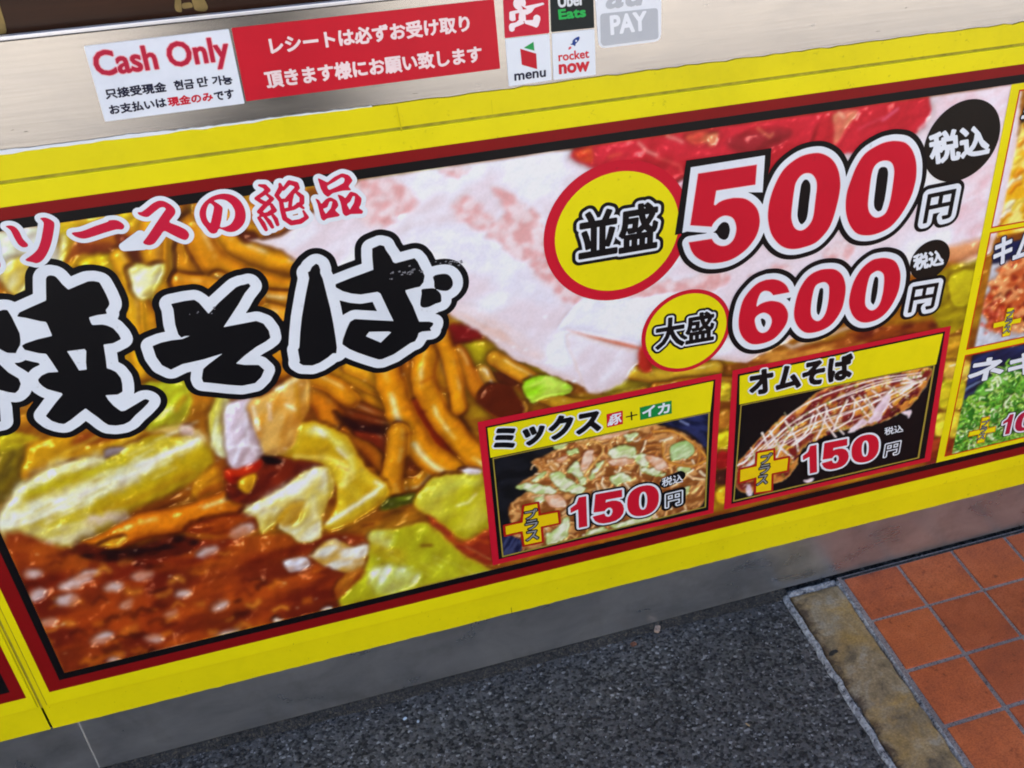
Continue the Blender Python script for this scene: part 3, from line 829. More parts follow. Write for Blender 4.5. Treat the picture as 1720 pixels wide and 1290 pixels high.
    blob(D([(760, 1000), (900, 970), (980, 1020), (1200, 1120), (1290, 1170), (1180, 1170), (1040, 1130), (880, 1120), (770, 1050)]), (176, 152, 14), 4, (150, 110, 10), 18, 50, 10)
    blob(D([(880, 1140), (1000, 1120), (1060, 1180), (960, 1200)]), (90, 30, 12), 4)
    noodle(D([(890, 1130), (930, 1200), (1010, 1260), (1060, 1300)]), 24, (222, 176, 60), (150, 84, 10), hi=(250, 240, 210), ha=.9)
    blob(D([(1080, 1170), (1190, 1140), (1310, 1190), (1290, 1230), (1180, 1250), (1120, 1270)]), (148, 200, 20), 2.5, (190, 224, 60), -25, 20, 6)
    blob([(1010, 650), (1100, 605), (1190, 610), (1200, 630), (1080, 665)], (150, 128, 20), 4, (186, 166, 40), -10)
    for p, w, c in [([(830, 600), (900, 640), (960, 690)], 22, (214, 160, 30)), ([(770, 590), (800, 650), (850, 700)], 22, (206, 130, 16)), ([(900, 660), (980, 680), (1080, 660)], 20, (196, 160, 30)), ([(1040, 620), (1120, 630), (1200, 615)], 20, (206, 176, 40)),
                    ([(740, 560), (760, 620), (770, 680)], 22, (224, 156, 14)), ([(1100, 650), (1160, 640), (1230, 640)], 16, (176, 120, 20)), ([(440, 590), (500, 600), (560, 596)], 26, (218, 150, 14))]:
        noodle(p, w, c, ha=.5)
    blob([(820, 640), (860, 650), (880, 690), (840, 700), (800, 670)], (90, 28, 8), 3)
    blob(D([(1080, 1170), (1190, 1140), (1310, 1190), (1290, 1230), (1180, 1250), (1120, 1270)]), (150, 204, 24), 2.5, (200, 230, 80), -25, 20, 6)
    # between and around the small panels
    for (x, y, w, h, c) in [(1213, 655, 22, 24, (196, 170, 30)), (1214, 700, 20, 24, (150, 90, 20)), (1212, 735, 20, 20, (206, 180, 20)), (1212, 770, 20, 22, (150, 20, 20)), (1212, 800, 20, 18, (60, 20, 14)), (1212, 828, 20, 20, (196, 150, 16)),
                            (1600, 580, 40, 30, (170, 120, 20)), (1605, 620, 40, 26, (214, 170, 60)), (1596, 660, 40, 40, (176, 160, 20)), (1590, 710, 40, 34, (204, 176, 40)), (1580, 752, 40, 30, (130, 44, 14)), (1575, 785, 40, 24, (90, 20, 14))]:
        blob([(x - w / 2, y - h / 2), (x + w / 2, y - h / 2 - 3), (x + w / 2, y + h / 2), (x - w / 2, y + h / 2 + 3)], c, 4, tuple(min(255, int(q * 1.25) + 10) for q in c), -20)
    streak([(1594, 612), (1616, 606)], 4, (250, 236, 200))
    blob([(1240, 598), (1400, 570), (1480, 545), (1500, 560), (1440, 590), (1300, 615)], (214, 140, 50), 5, (150, 70, 20), -12)
    blob([(1420, 556), (1520, 540), (1600, 530), (1600, 560), (1480, 580)], (96, 30, 14), 6, (140, 60, 14), -12)
    blob([(1560, 470), (1600, 440), (1650, 420), (1640, 470), (1625, 530), (1590, 560), (1560, 520)], (180, 156, 14), 5, (140, 116, 8), -20)
    blob([(1590, 460), (1640, 452), (1632, 500), (1600, 510)], (196, 178, 20), 4)
    lum = (vnoise(PX / 30, PY / 30, 91, 4) - .5)[..., None]; IMG[..., :3] = np.clip(IMG[..., :3] * (1 + .22 * lum), 0, 250)
    for i in range(70):
        x, y = rng.uniform(20, 820), rng.uniform(560, 1110)
        L = rng.uniform(1, 5); streak([(x, y), (x + L, y - L * rng.uniform(-.3, .8))], rng.uniform(1.6, 3.6), (252, 240, 206), rng.uniform(.3, .85))
    for i in range(14):
        x, y = rng.uniform(330, 820), rng.uniform(600, 1000); L = rng.uniform(6, 22)
        streak([(x, y), (x + L, y + L * rng.uniform(-.6, .8))], rng.uniform(3, 7), [(120, 34, 8), (92, 22, 8), (176, 70, 10)][rng.integers(3)], rng.uniform(.3, .6))
    # ---- pork slices
    PK, PW = (232, 214, 220), (240, 238, 246)
    blob([(415, 400), (470, 392), (600, 300), (600, 240), (1720, 70), (1700, 300), (1660, 425), (1560, 440), (1380, 540), (1250, 606), (1180, 600), (1080, 600), (1008, 655), (990, 652), (940, 632), (862, 600), (800, 552), (745, 520), (700, 480), (560, 460), (500, 436), (460, 412)], PK, 2.5, PW, -32, 60, 26, k=1.8, edge=(226, 196, 190), ew=14, sm=False, hg=2, amp=3)
    def pink(poly, a=.9):
        blob(poly, (226, 158, 154), 6, (240, 212, 212), -30, 9, 7, k=1.9, wob=5, alpha=a, hg=.6, amp=3.5)
    for p in ([(300, 210), (370, 190), (520, 230), (575, 300), (560, 345), (480, 390), (400, 430), (330, 415), (290, 330)], [(690, 150), (790, 140), (835, 165), (760, 190)],
              [(740, 310), (820, 285), (880, 330), (930, 390), (900, 445), (820, 425), (755, 380)], [(930, 240), (1010, 250), (1080, 320), (1150, 370), (1190, 470), (1210, 570), (1110, 590), (1040, 575), (980, 515), (895, 470), (940, 400), (1000, 350)],
              [(1110, 600), (1200, 590), (1260, 690), (1380, 750), (1330, 795), (1250, 750), (1180, 680)], [(1180, 420), (1215, 520), (1260, 640), (1200, 610)], [(1500, 745), (1720, 690), (1900, 680), (2050, 650), (2060, 700), (1900, 760), (1720, 770)]):
        pink(D(p))
    blob(D([(740, 790), (900, 830), (1020, 900), (1180, 1040), (1120, 1060), (1000, 990), (860, 910), (740, 850)]), (228, 186, 170), 9, (236, 214, 214), 30, 30, 8, alpha=.85, hg=1, amp=5)
    blob(D([(300, 560), (480, 470), (700, 400), (900, 480), (1050, 600), (1230, 760), (1180, 800), (900, 680), (600, 520)]), (236, 232, 242), 12, (230, 224, 236), 30, alpha=.75, hg=1, amp=4)
    for x, y in [(745, 800), (950, 975), (1030, 1005), (1090, 1020), (1240, 950), (1180, 860), (1380, 915), (1320, 1170), (1190, 1080), (980, 770)]:
        streak(D([(x, y), (x + 12, y - 4)]), 3.5, (252, 252, 255), .9)
    blob(D([(1245, 915), (1330, 800), (1420, 750), (1600, 770), (1900, 740), (2100, 900), (1980, 1010), (1640, 990), (1480, 950), (1320, 925)]), (232, 228, 240), 2.3, (242, 240, 248), -10, 40, 16, hg=3, amp=4)
    noodle(D([(1290, 920), (1450, 965), (1600, 1000), (1700, 1020)]), 9, (214, 92, 52), (226, 160, 140), ha=0, taper=True, soft=4)
    blob(D([(1290, 945), (1480, 990), (1650, 1035), (1620, 1090), (1560, 1180), (1420, 1225), (1370, 1180)]), (230, 212, 218), 4, (238, 228, 234), -50, 26, 10, edge=(228, 200, 190), ew=6, hg=3, amp=4, alpha=.96)
    blob(D([(1640, 1010), (1700, 1000), (1700, 1120), (1640, 1110)]), (180, 40, 26), 4)
    # stripes of meat to the right of and under the prices
    for p in ([(1560, 176), (1600, 166), (1690, 144), (1660, 160), (1600, 180)], [(1640, 262), (1672, 250), (1668, 280), (1650, 300), (1620, 330)], [(1260, 462), (1310, 440), (1330, 452), (1280, 480)], [(1385, 425), (1420, 405), (1430, 418), (1404, 448)], [(1600, 350), (1640, 330), (1640, 345), (1610, 360)], [(1628, 300), (1662, 282), (1656, 318), (1620, 336)], [(1570, 200), (1590, 186), (1600, 200), (1580, 220)], [(1640, 380), (1655, 372), (1650, 392), (1630, 398)], [(1150, 470), (1200, 455), (1210, 470), (1170, 490)]):
        pink(p, .85)
    blob([(1570, 170), (1700, 140), (1670, 300), (1650, 420), (1600, 430), (1600, 300)], (232, 196, 204), 8, (240, 226, 234), -40, 20, 8, alpha=.75, hg=1, amp=3)
    blob([(1560, 420), (1600, 410), (1660, 398), (1650, 420), (1600, 440)], (222, 140, 80), 8, alpha=.9)
    streak([(1240, 545), (1330, 580), (1440, 540)], 9, (238, 220, 214), .7)
    streak([(1010, 505), (1080, 510), (1110, 560)], 7, (240, 236, 244), .6)
    # ---- red pickled ginger along the top
    blob([(955, 262), (962, 246), (1100, 215), (1400, 180), (1556, 158), (1562, 182), (1550, 208), (1530, 226), (1400, 262), (1280, 300), (1180, 330), (1130, 330), (1080, 300), (1020, 288), (984, 276)], (208, 38, 52), 3, (186, 30, 40), -20, 40, 14, sm=False)
    blob([(1220, 232), (1300, 214), (1330, 222), (1290, 250), (1240, 258)], (150, 34, 40), 6, alpha=.9)
    blob([(1380, 190), (1404, 184), (1400, 240), (1360, 250)], (196, 34, 44), 5)
    blob([(1400, 188), (1440, 184), (1420, 212), (1400, 240), (1398, 214)], (222, 120, 90), 4, (226, 160, 110), -60, alpha=.85)
    blob([(962, 252), (990, 246), (994, 270), (974, 268)], (228, 100, 44), 4, (210, 44, 30)); blob([(1150, 226), (1186, 218), (1184, 236), (1164, 240)], (232, 128, 80), 4, (214, 60, 50)); blob([(1188, 224), (1204, 220), (1200, 238), (1188, 242)], (228, 130, 90), 3)
    for p, c in [([(1070, 238), (1086, 252), (1102, 258)], (242, 190, 160)), ([(1118, 226), (1144, 236)], (246, 190, 160)), ([(1270, 214), (1290, 228), (1296, 222)], (232, 140, 90)), ([(1100, 262), (1140, 276), (1146, 290)], (230, 90, 80)),
                 ([(1406, 186), (1414, 196)], (244, 210, 170)), ([(1480, 200), (1506, 180)], (232, 110, 140)), ([(1440, 214), (1480, 196)], (226, 70, 90)), ([(1560, 196), (1540, 216)], (240, 200, 200)), ([(1020, 262), (1040, 256)], (226, 90, 60))]:
        streak(p, 5, c, .8)
    blob([(1130, 310), (1150, 296), (1150, 322), (1140, 330)], (232, 170, 180), 3)


def quad_mask(q):
    d = pdist(PX.ravel(), PY.ravel(), q).reshape(PX.shape); return np.clip(.5 - d / .8, 0, 1)


def paint_dishes():
    global IMG
    keep = IMG.copy()
    # noodles on a black plate
    Z = zf(820, 680, 4.3)
    q1 = [(824, 764), (1190, 686), (1188, 853), (840, 935)]
    blob([(810, 740), (1205, 660), (1200, 870), (830, 950)], (16, 15, 18), 1, (26, 26, 32), -10, sm=False, wob=0)
    blob(Z([(1240, 90), (1600, 40), (1600, 300), (1500, 230), (1420, 170), (1300, 140)]), (14, 18, 44), 3, (40, 46, 90), 20)
    streak(Z([(1380, 105), (1440, 130)]), 4, (150, 160, 200), .8)
    mound = Z([(300, 400), (420, 350), (600, 250), (800, 190), (1100, 120), (1250, 140), (1450, 220), (1575, 350), (1575, 560), (1540, 700), (1400, 800), (1000, 980), (600, 1010), (240, 1030), (150, 820), (160, 700), (300, 600), (200, 570), (240, 540), (360, 460)])
    blob(mound, (140, 78, 32), 2.3, (214, 150, 84), -15, 10, 5, k=2.4)
    mp = np.array(mound)
    for i in range(330):
        x, y = rng.uniform(mp[:, 0].min(), mp[:, 0].max()), rng.uniform(mp[:, 1].min(), mp[:, 1].max())
        if not inside((x, y), mp): continue
        a = rng.uniform(0, 3.14) if rng.random() < .4 else rng.normal(-.5, .5); L = rng.uniform(10, 30); k = rng.normal(0, .5)
        p = [(x, y), (x + L * .5 * math.cos(a), y + L * .5 * math.sin(a)), (x + L * (math.cos(a + k)), y + L * math.sin(a + k))]
        c = [(216, 150, 76), (232, 172, 98), (200, 124, 54), (240, 196, 140), (176, 96, 40), (236, 214, 176)][rng.integers(6)]
        noodle(p, rng.uniform(3.5, 7), c, hi=(254, 240, 210), ha=.8, soft=1, sauce=.08)
    for p in ([(1300, 320), (1340, 260), (1450, 250), (1480, 330), (1400, 380), (1320, 390)],):
        blob(Z(p), (212, 226, 176), 1.5, (160, 190, 110), -30, 10, 4, edge=(120, 160, 80), ew=3)
    for p in ([(210, 560), (330, 550), (480, 600), (460, 630), (320, 620), (205, 590)], [(440, 490), (520, 480), (640, 570), (600, 610), (520, 600), (450, 550)], [(560, 450), (640, 400), (680, 480), (690, 540), (620, 510)], [(300, 530), (400, 460), (400, 490), (340, 540)],
              [(720, 500), (780, 410), (830, 400), (780, 480), (730, 530)], [(860, 330), (940, 280), (1050, 290), (1040, 370), (900, 380)], [(1040, 350), (1150, 340), (1140, 440), (1070, 410)], [(1100, 440), (1200, 440), (1250, 470), (1200, 510), (1120, 470)],
              [(560, 600), (640, 560), (700, 590), (640, 640)], [(330, 660), (420, 640), (430, 680), (350, 700)], [(880, 500), (980, 480), (1020, 520), (920, 560)], [(1360, 440), (1440, 430), (1450, 470), (1380, 480)], [(480, 260), (560, 250), (540, 300), (470, 300)], [(980, 200), (1080, 190), (1060, 230), (990, 240)], [(1380, 600), (1450, 580), (1440, 640), (1390, 650)], [(700, 900), (820, 870), (860, 900), (740, 950)], [(410, 910), (480, 880), (560, 800), (590, 820), (560, 950), (430, 1000)], [(880, 850), (1000, 820), (1150, 790), (1180, 800), (1100, 840), (920, 880)], [(560, 320), (640, 300), (650, 340), (580, 345)], [(660, 520), (700, 500), (700, 560), (660, 570)], [(1200, 500), (1270, 470), (1250, 500)]):
        blob(Z(p), (236, 234, 204), 1.5, (192, 206, 128), -30, 9, 4, edge=(140, 160, 70), ew=2.5, wob=3)
    for p in ([(1130, 350), (1240, 370), (1300, 440), (1220, 460), (1160, 410)], [(780, 200), (960, 160), (1020, 180), (880, 230), (770, 240)], [(860, 380), (1030, 370), (1040, 410), (900, 430)], [(400, 640), (520, 640), (560, 720), (440, 720)], [(690, 330), (760, 320), (720, 440), (660, 460)], [(480, 380), (560, 350), (560, 380), (500, 400)]):
        blob(Z(p), (224, 160, 116), 1.5, (240, 206, 180), -20, 8, 4, edge=(176, 96, 50), ew=3)
    noodle(Z([(1180, 180), (1320, 180), (1450, 250), (1530, 320), (1575, 380)]), 5.5, (214, 142, 50), ha=.7, soft=1)
    noodle(Z([(1250, 260), (1260, 360), (1320, 410), (1460, 430), (1570, 390)]), 5.5, (214, 142, 50), ha=.7, soft=1)
    noodle(Z([(640, 260), (780, 260), (820, 320), (740, 430), (690, 500)]), 5.5, (222, 160, 80), ha=.7, soft=1)
    noodle(Z([(1480, 250), (1520, 340), (1500, 420)]), 5, (206, 130, 50), ha=.7, soft=1)
    blob(Z([(90, 940), (230, 960), (220, 1060), (80, 1100)]), (24, 26, 58), 1, (60, 64, 100), -60, 8, 1.6)
    m1 = quad_mask(q1)
    # omelette
    Y = zf(1230, 560, 4.449)
    q2 = [(1241, 676), (1567, 608), (1541, 765), (1229, 838)]
    IMG2 = IMG.copy()
    blob([(1222, 660), (1590, 590), (1560, 790), (1215, 860)], (12, 10, 14), 1, sm=False, wob=0)
    om = Y([(30, 960), (90, 890), (170, 800), (250, 720), (350, 620), (450, 570), (560, 480), (700, 380), (820, 350), (1000, 310), (1230, 265), (1470, 240), (1485, 290), (1430, 380), (1360, 480), (1270, 570), (1080, 660), (900, 700), (700, 740), (520, 840), (480, 960), (390, 1080), (260, 1120), (120, 1180), (20, 1130)])
    blob(om, (124, 30, 28), 1.6, (222, 140, 56), -50, 12, 8, k=2.3, edge=(226, 160, 80), ew=6, hg=9)
    omp = np.array(om)
    def ominside(): 
        while True:
            x, y = rng.uniform(omp[:, 0].min(), omp[:, 0].max()), rng.uniform(omp[:, 1].min(), omp[:, 1].max())
            if inside((x, y), omp): return x, y
    for i in range(60):
        x, y = ominside(); noodle([(x, y), (x + 5, y - 6), (x + 12, y - 8)], rng.uniform(5, 10), [(112, 22, 26), (92, 16, 22), (232, 164, 50)][rng.integers(3)], hi=(246, 220, 214), ha=.7, soft=1)
    for i in range(24):       # threads of mayonnaise across and along
        s = (i + rng.uniform(-.4, .4)) / 24; x = 60 + s * 1380; y = 960 - s * 640 + rng.uniform(-30, 30)
        k = 110 * math.sin(3.14 * min(1, s + .1)) + 20; q = rng.choice([-1, 1])
        p = [(x - 60 * q, y - k), (x + rng.uniform(-20, 40), y), (x + q * rng.uniform(20, 120), y + k * .8)]
        noodle(Y(p), rng.uniform(3., 5.6), (246, 226, 216), (206, 170, 170), ha=.2, soft=1, sauce=0)
    for i in range(7):
        o = (i - 3) * 42; p = [(90, 980 + o * .3), (500, 660 + o * .8), (1000, 460 + o), (1400, 330 + o * .4)]
        p = [(x, y + rng.uniform(-24, 24)) for x, y in p]
        noodle(Y(p), rng.uniform(2.4, 4), (246, 226, 216), (206, 170, 170), ha=.2, soft=1, sauce=0)
    for i in range(420):
        x, y = ominside(); c = [(196, 190, 80), (150, 150, 40), (236, 226, 170), (110, 116, 30), (236, 214, 190)][rng.integers(5)]
        streak([(x, y), (x + rng.uniform(-3, 4), y + rng.uniform(-4, 4))], rng.uniform(1.4, 3.2), c, rng.uniform(.4, .9))
    for p in ([(1080, 640), (1130, 560), (1180, 460), (1140, 440), (1090, 500), (1000, 650)], [(1250, 570), (1320, 560), (1310, 620), (1290, 600)], [(860, 720), (960, 620), (1000, 660), (900, 720)], [(100, 1200), (140, 1190), (130, 1120), (100, 1120)], [(530, 1080), (600, 1070), (590, 1100), (540, 1100)]):
        blob(Y(p), (226, 196, 206), 1.5, (240, 220, 220))
    m2 = quad_mask(q2)
    # side column: laid out in metres on the front, because it runs on past the edge of the photograph
    def pr(X, Z):
        v = np.array([X, CD, CH - Z]); c = RC[:, [0, 2, 1]] @ v; return (c[0] / c[2] * FPX + PCX, c[1] / c[2] * FPX + PCY)
    def rc(X0, X1, Z0, Z1): return [pr(X0, Z0), pr(X1, Z0), pr(X1, Z1), pr(X0, Z1)]
    C0, C1 = .9545, 1.275; ZA, ZBm, ZC = (.6105, .8315), (.4245, .5975), (.2095, .4105)
    def pick(Z): X, z = rng.uniform(C0, C1), rng.uniform(*Z); return (*pr(X, z), X, z)
    blob(rc(C0 - .01, C1 + .01, ZA[0] - .01, ZA[1] + .01), (236, 176, 20), 1, (248, 226, 120), -40, 14, 10, k=2.4, sm=False)
    blob(rc(C0 - .01, C1 + .01, .775, .85), (22, 16, 12), 2.1, sm=False, wob=4)
    for i in range(190):
        x, y, X, z = pick((ZA[0], .772)); L = rng.uniform(6, 18)
        noodle([(x, y), (x + L * .5, y - L * .7), (x + L, y - L * .9)], rng.uniform(6, 12), [(250, 240, 180), (240, 180, 20), (252, 248, 226), (236, 150, 12), (246, 214, 60)][rng.integers(5)], hi=(255, 252, 236), ha=.6, soft=2, sauce=.1)
    mA = quad_mask(rc(C0, C1 + .02, *ZA))
    keepA = IMG.copy()
    blob(rc(C0 - .01, C1 + .01, ZBm[0] - .01, ZBm[1] + .01), (214, 216, 224), 2, (196, 198, 210), -20, sm=False)
    blob(rc(C0 - .01, C1 + .01, .566, .62), (22, 30, 76), 2.1, sm=False)
    ck = [pr(X, z) for X, z in ((.957, .50), (.965, .545), (.99, .572), (1.06, .582), (1.15, .578), (1.22, .56), (1.25, .51), (1.24, .46), (1.16, .44), (1.05, .435), (.98, .45), (.965, .47))]
    blob(ck, (196, 84, 36), 3, (232, 150, 90), -30, 8, 6, k=2.4, wob=5); ckp = np.array(ck)
    for i in range(420):
        x, y, X, z = pick(ZBm)
        if inside((x, y), ckp): blob([(x - 4, y), (x, y - 4), (x + 5, y), (x, y + 4)], [(236, 160, 96), (176, 50, 24), (214, 100, 40), (150, 44, 24), (244, 190, 130)][rng.integers(5)], 2.3, wob=3)
    for i in range(26):
        x, y = rng.uniform(1645, 1700), rng.uniform(505, 560); blob([(x - 3, y), (x, y - 3), (x + 3, y), (x, y + 3)], (214, 90, 70), 2, wob=2, alpha=.8)
    mB = quad_mask(rc(C0, C1 + .02, *ZBm))
    keepB = IMG.copy()
    blob(rc(C0 - .01, C1 + .01, ZC[0] - .01, ZC[1] + .01), (18, 24, 56), 2, (40, 52, 104), -30, 30, 4, sm=False)
    streak([(1606, 660), (1640, 640), (1660, 632)], 5, (140, 160, 190), .7)
    on = [pr(X, z) for X, z in ((.94, .20), (.95, .305), (.975, .335), (1.0, .37), (1.08, .385), (1.18, .375), (1.29, .35), (1.29, .20))]
    blob(on, (40, 110, 24), 4, (110, 180, 60), -40, 8, 5, k=2.2, wob=4); onp = np.array(on)
    for i in range(900):
        x, y, X, z = pick(ZC)
        if not inside((x, y), onp): continue
        a = rng.uniform(0, 6.28); L = rng.uniform(5, 14)
        noodle([(x, y), (x + L * .6 * math.cos(a), y + L * .6 * math.sin(a)), (x + L * math.cos(a + .9), y + L * math.sin(a + .9))], rng.uniform(2.6, 6), [(96, 170, 36), (150, 206, 60), (56, 120, 30), (214, 236, 184), (120, 190, 40), (170, 214, 90)][rng.integers(6)], hi=(240, 250, 226), ha=.7, soft=1.2, sauce=0)
    mC = quad_mask(rc(C0, C1 + .02, *ZC))
    final = keep
    for m, src in ((m1, IMG2), (m2, None), (mA, keepA), (mB, keepB), (mC, IMG)):
        if src is None: continue
        final = final * (1 - m[..., None]) + src * m[..., None]
    # the omelette stays in every later copy
    final = final * (1 - m2[..., None]) + IMG * m2[..., None]
    IMG = final


paint_food()
paint_dishes()
def blur(a, n=1):
    for _ in range(n):
        a = (np.roll(a, 1, 0) + 2 * a + np.roll(a, -1, 0)) / 4; a = (np.roll(a, 1, 1) + 2 * a + np.roll(a, -1, 1)) / 4
    return a


# the food was photographed under its own studio lamp: that light belongs to the printed picture
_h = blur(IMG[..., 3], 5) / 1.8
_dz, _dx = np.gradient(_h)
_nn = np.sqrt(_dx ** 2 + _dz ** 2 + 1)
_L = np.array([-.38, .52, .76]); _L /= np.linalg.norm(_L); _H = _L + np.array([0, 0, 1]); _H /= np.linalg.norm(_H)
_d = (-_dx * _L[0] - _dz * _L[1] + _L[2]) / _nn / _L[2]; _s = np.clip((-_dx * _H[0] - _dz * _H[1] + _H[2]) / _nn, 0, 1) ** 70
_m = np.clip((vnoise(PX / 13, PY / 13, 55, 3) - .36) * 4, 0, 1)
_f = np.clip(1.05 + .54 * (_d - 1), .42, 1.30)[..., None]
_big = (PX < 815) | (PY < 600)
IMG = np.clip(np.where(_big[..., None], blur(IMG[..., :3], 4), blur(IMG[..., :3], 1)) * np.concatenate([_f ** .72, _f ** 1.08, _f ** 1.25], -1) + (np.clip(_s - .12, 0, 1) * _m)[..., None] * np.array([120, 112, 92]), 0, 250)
_g = vnoise(PX / 3.2, PY / 3.2, 77, 3)[..., None] - .5          # print grain
IMG = np.clip(IMG * (1 + .05 * _g) + 3 * _g, 3, 250)
#CANVAS_END

# ------------------------------------------------------------------ levels of the counter front (metres above the floor)
Z_TOP, Z_YT, Z_ST, Z_MT, Z_BT, Z_FT = 1.0185, .9090, .8795, .8565, .8430, .8315
Z_FB, Z_BB, Z_MB, Z_SB, Z_YB = .2095, .1985, .1815, .1580, .1100
X_SEAM, X_S, X_M, X_B, X_F = -.4218, -.4130, -.4037, -.3867, -.3773
XR2 = 1.52                                           # right end of the banner's picture, outside the photograph


def rect(x0, x1, z0, z1): return np.array([(x0, z0), (x1, z0), (x1, z1), (x0, z1)], float)


# ------------------------------------------------------------------ the serving counter
counter = empty('serving_counter', (0.4, 0, 0), 'brushed stainless steel serving counter front with scuffed top band and grey kickplate', 'counter')
box('upper_panel', -2.6, 3.2, 0.0, .012, .86, Z_TOP - .004, M_STEEL, counter)
box('counter_edge', -2.6, 3.2, -.0012, .0052, Z_TOP - .0030, Z_TOP + .0012, M_LIP, counter, .0010)
box('lower_panel', 1.3475, 3.2, .0006, .012, .1125, .8595, M_STEEL, counter)
box('lower_panel', 1.30, 1.3470, .0012, .012, .1125, .8595, M_STEEL, counter)
# kickplate: sheets with a butt joint where the photograph shows it
box('kickplate', -.3873, 3.2, .0005, .012, .006, .112, M_STEEL2, counter)
box('kickplate', -2.6, -.3898, .0, .012, .006, .112, M_STEEL2, counter)
box('joint_strip', -.3905, -.3866, .0015, .013, .006, .112, pmat('joint_sealant', (.42, .42, .42), .6)[0], counter)
box('carcass', -2.6, 3.2, .0125, .55, .004, Z_TOP - .008, simple_mat('dark_carcass', (.05, .05, .05)), counter)
M_BOARD, tb, bb = pmat('dark_brown_lacquer', (.04, .018, .012), .3, 0, .2)
_co = coords(tb, (3, 3, 60)); _n = N(tb, 'ShaderNodeTexNoise', Scale=1., Detail=6., Roughness=.6); tb.links.new(_co, _n.inputs[0])
tb.links.new(ramp(tb, _n.outputs[0], [(.3, (.026, .012, .007)), (.7, (.05, .019, .010))]), bb.inputs['Base Color'])
_n2 = N(tb, 'ShaderNodeTexNoise', Scale=90., Detail=3.); tb.links.new(coords(tb), _n2.inputs[0]); bump(tb, bb, _n2.outputs[0], .08, .0005)
sign = empty('brown_signboard', (0, .0125, 1.02), 'dark brown lacquered board with worn gold lettering behind the steel edge', 'signboard')
box('board', -2.4, 3.0, .0125, .036, Z_TOP - .006, 1.62, M_BOARD, sign, .002)
M_GOLD = simple_mat('worn_gold_paint', (.22, .15, .045), .45, .2, 60, .35)


def on_plane(px, py, y):
    v = np.array([(px - PCX) / FPX, (py - PCY) / FPX, 1.]); r = RC.T @ v; t = (CD + y) / r[2]
    return (r[0] * t, CH - r[1] * t)


gold = [[(293, -70), (305, -70), (304, -4), (305, 12), (306, 21), (296, 19), (293, 12), (294, 0)],
        [(320, -60), (336, -30), (342, -4), (350, 12), (346, 19), (332, 18), (327, 16), (322, 2)],
        [(305, 5), (321, 3), (325, 12), (306, 15)], [(-24, -60), (-8, -40), (0, 10), (8, 36), (12, 56), (-6, 58), (-14, 20)], [(-60, -60), (-40, -56), (-36, 40), (-60, 44)]]
for g in gold:
    vs, fs = [], []
    l = round_corners(np.array([on_plane(x, y, .0125) for x, y in g]), .003, 3)
    if area(l) < 0: l = l[::-1]
    b0 = len(vs); n_ = len(l); vs += [(p[0], .0117, p[1]) for p in l] + [(p[0], .0130, p[1]) for p in l]
    fs.append(tuple(range(b0, b0 + n_))); fs += [(b0 + i, b0 + n_ + i, b0 + n_ + (i + 1) % n_, b0 + (i + 1) % n_) for i in range(n_)]
    me = bpy.data.meshes.new('gold_stroke'); me.from_pydata(vs, [], fs); link('gold_stroke', me, M_GOLD, sign)


P = Print(.0002)          # small dents and marks on the steel band
_rs = np.random.default_rng(31)
for i in range(34):
    x, z = _rs.uniform(-.3, 1.25), _rs.uniform(.915, 1.005); a = _rs.normal(0, .5); L = _rs.uniform(.001, .006); w = _rs.uniform(.0002, .0005)
    P.poly(np.array([(x, z), (x + L, z + L * a * .3), (x + L, z + L * a * .3 + w), (x, z + w)]), ink([(120, 110, 100), (236, 228, 216), (90, 84, 80)][_rs.integers(3)], False), 0)
tag(P.obj('scratches', counter), kind='stuff')

# ------------------------------------------------------------------ banners
def raised_board(name, x0, x1, z0, z1, mat, parent): return box(name, x0, x1, -.0040, .004, z0, z1, mat, parent, .0007, 2)


def film(name, outer, hole, y, mat, parent, jag=None):
    """thin printed film with a window for the board"""
    P = Print(-y); o = np.asarray(outer, float); hx0, hx1, hz0, hz1 = hole[:, 0].min(), hole[:, 0].max(), hole[:, 1].min(), hole[:, 1].max()
    x0, x1 = o[:, 0].min(), o[:, 0].max(); zm = (hz0 + hz1) / 2
    lo = sorted([tuple(p) for p in o if p[1] < zm]); hi = sorted([tuple(p) for p in o if p[1] > zm])
    P.poly(np.array(lo + [(lo[-1][0], hz0), (lo[0][0], hz0)]), mat, 0); P.poly(np.array([(hi[0][0], hz1), (hi[-1][0], hz1)] + hi[::-1]), mat, 0)
    P.poly(rect(x0, hx0, hz0, hz1), mat, 0); P.poly(rect(hx1, x1, hz0, hz1), mat, 0)
    return P.obj(name, parent)


M_GROOVE = simple_mat('shaded_grimy_groove', (.34, .29, .010), .7, 0, 80, .3)  # dirt olive, with the shade of the recess put into the colour as well
banner = empty('menu_banner', (.5, -.004, .11), 'large yellow framed fried noodle banner with red prices, right of the vertical joint', 'banner', 'printed banners on the counter front')
rb = np.random.default_rng(3)
top = [(x, Z_YT + rb.normal(0, .0005)) for x in np.arange(1.3460, X_SEAM + .002, -.012)]
bot = [(x, Z_YB + rb.normal(0, .0004)) for x in np.arange(X_SEAM + .002, 1.3461, .012)]
outer = np.array(bot + top)
film('edge_film', outer, rect(X_S - .0014, 1.3364, Z_SB - .0014, Z_ST + .0034), -.0016, M_YEL2, banner)
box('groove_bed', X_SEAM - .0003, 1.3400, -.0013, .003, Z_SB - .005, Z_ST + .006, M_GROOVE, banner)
raised_board('board', X_S, 1.335, Z_SB, Z_ST, M_YEL, banner)
P = Print(); P.fill([rect(X_M, 1.326, Z_MB, Z_MT), rect(X_B, 1.3095, Z_BB, Z_BT)], M_DRED, 1)
P.fill([rect(X_B, 1.3095, Z_BB, Z_BT), rect(X_F, 1.3000, Z_FB, Z_FT)], M_BLK, 1)
P.obj('frame_stripes', banner)

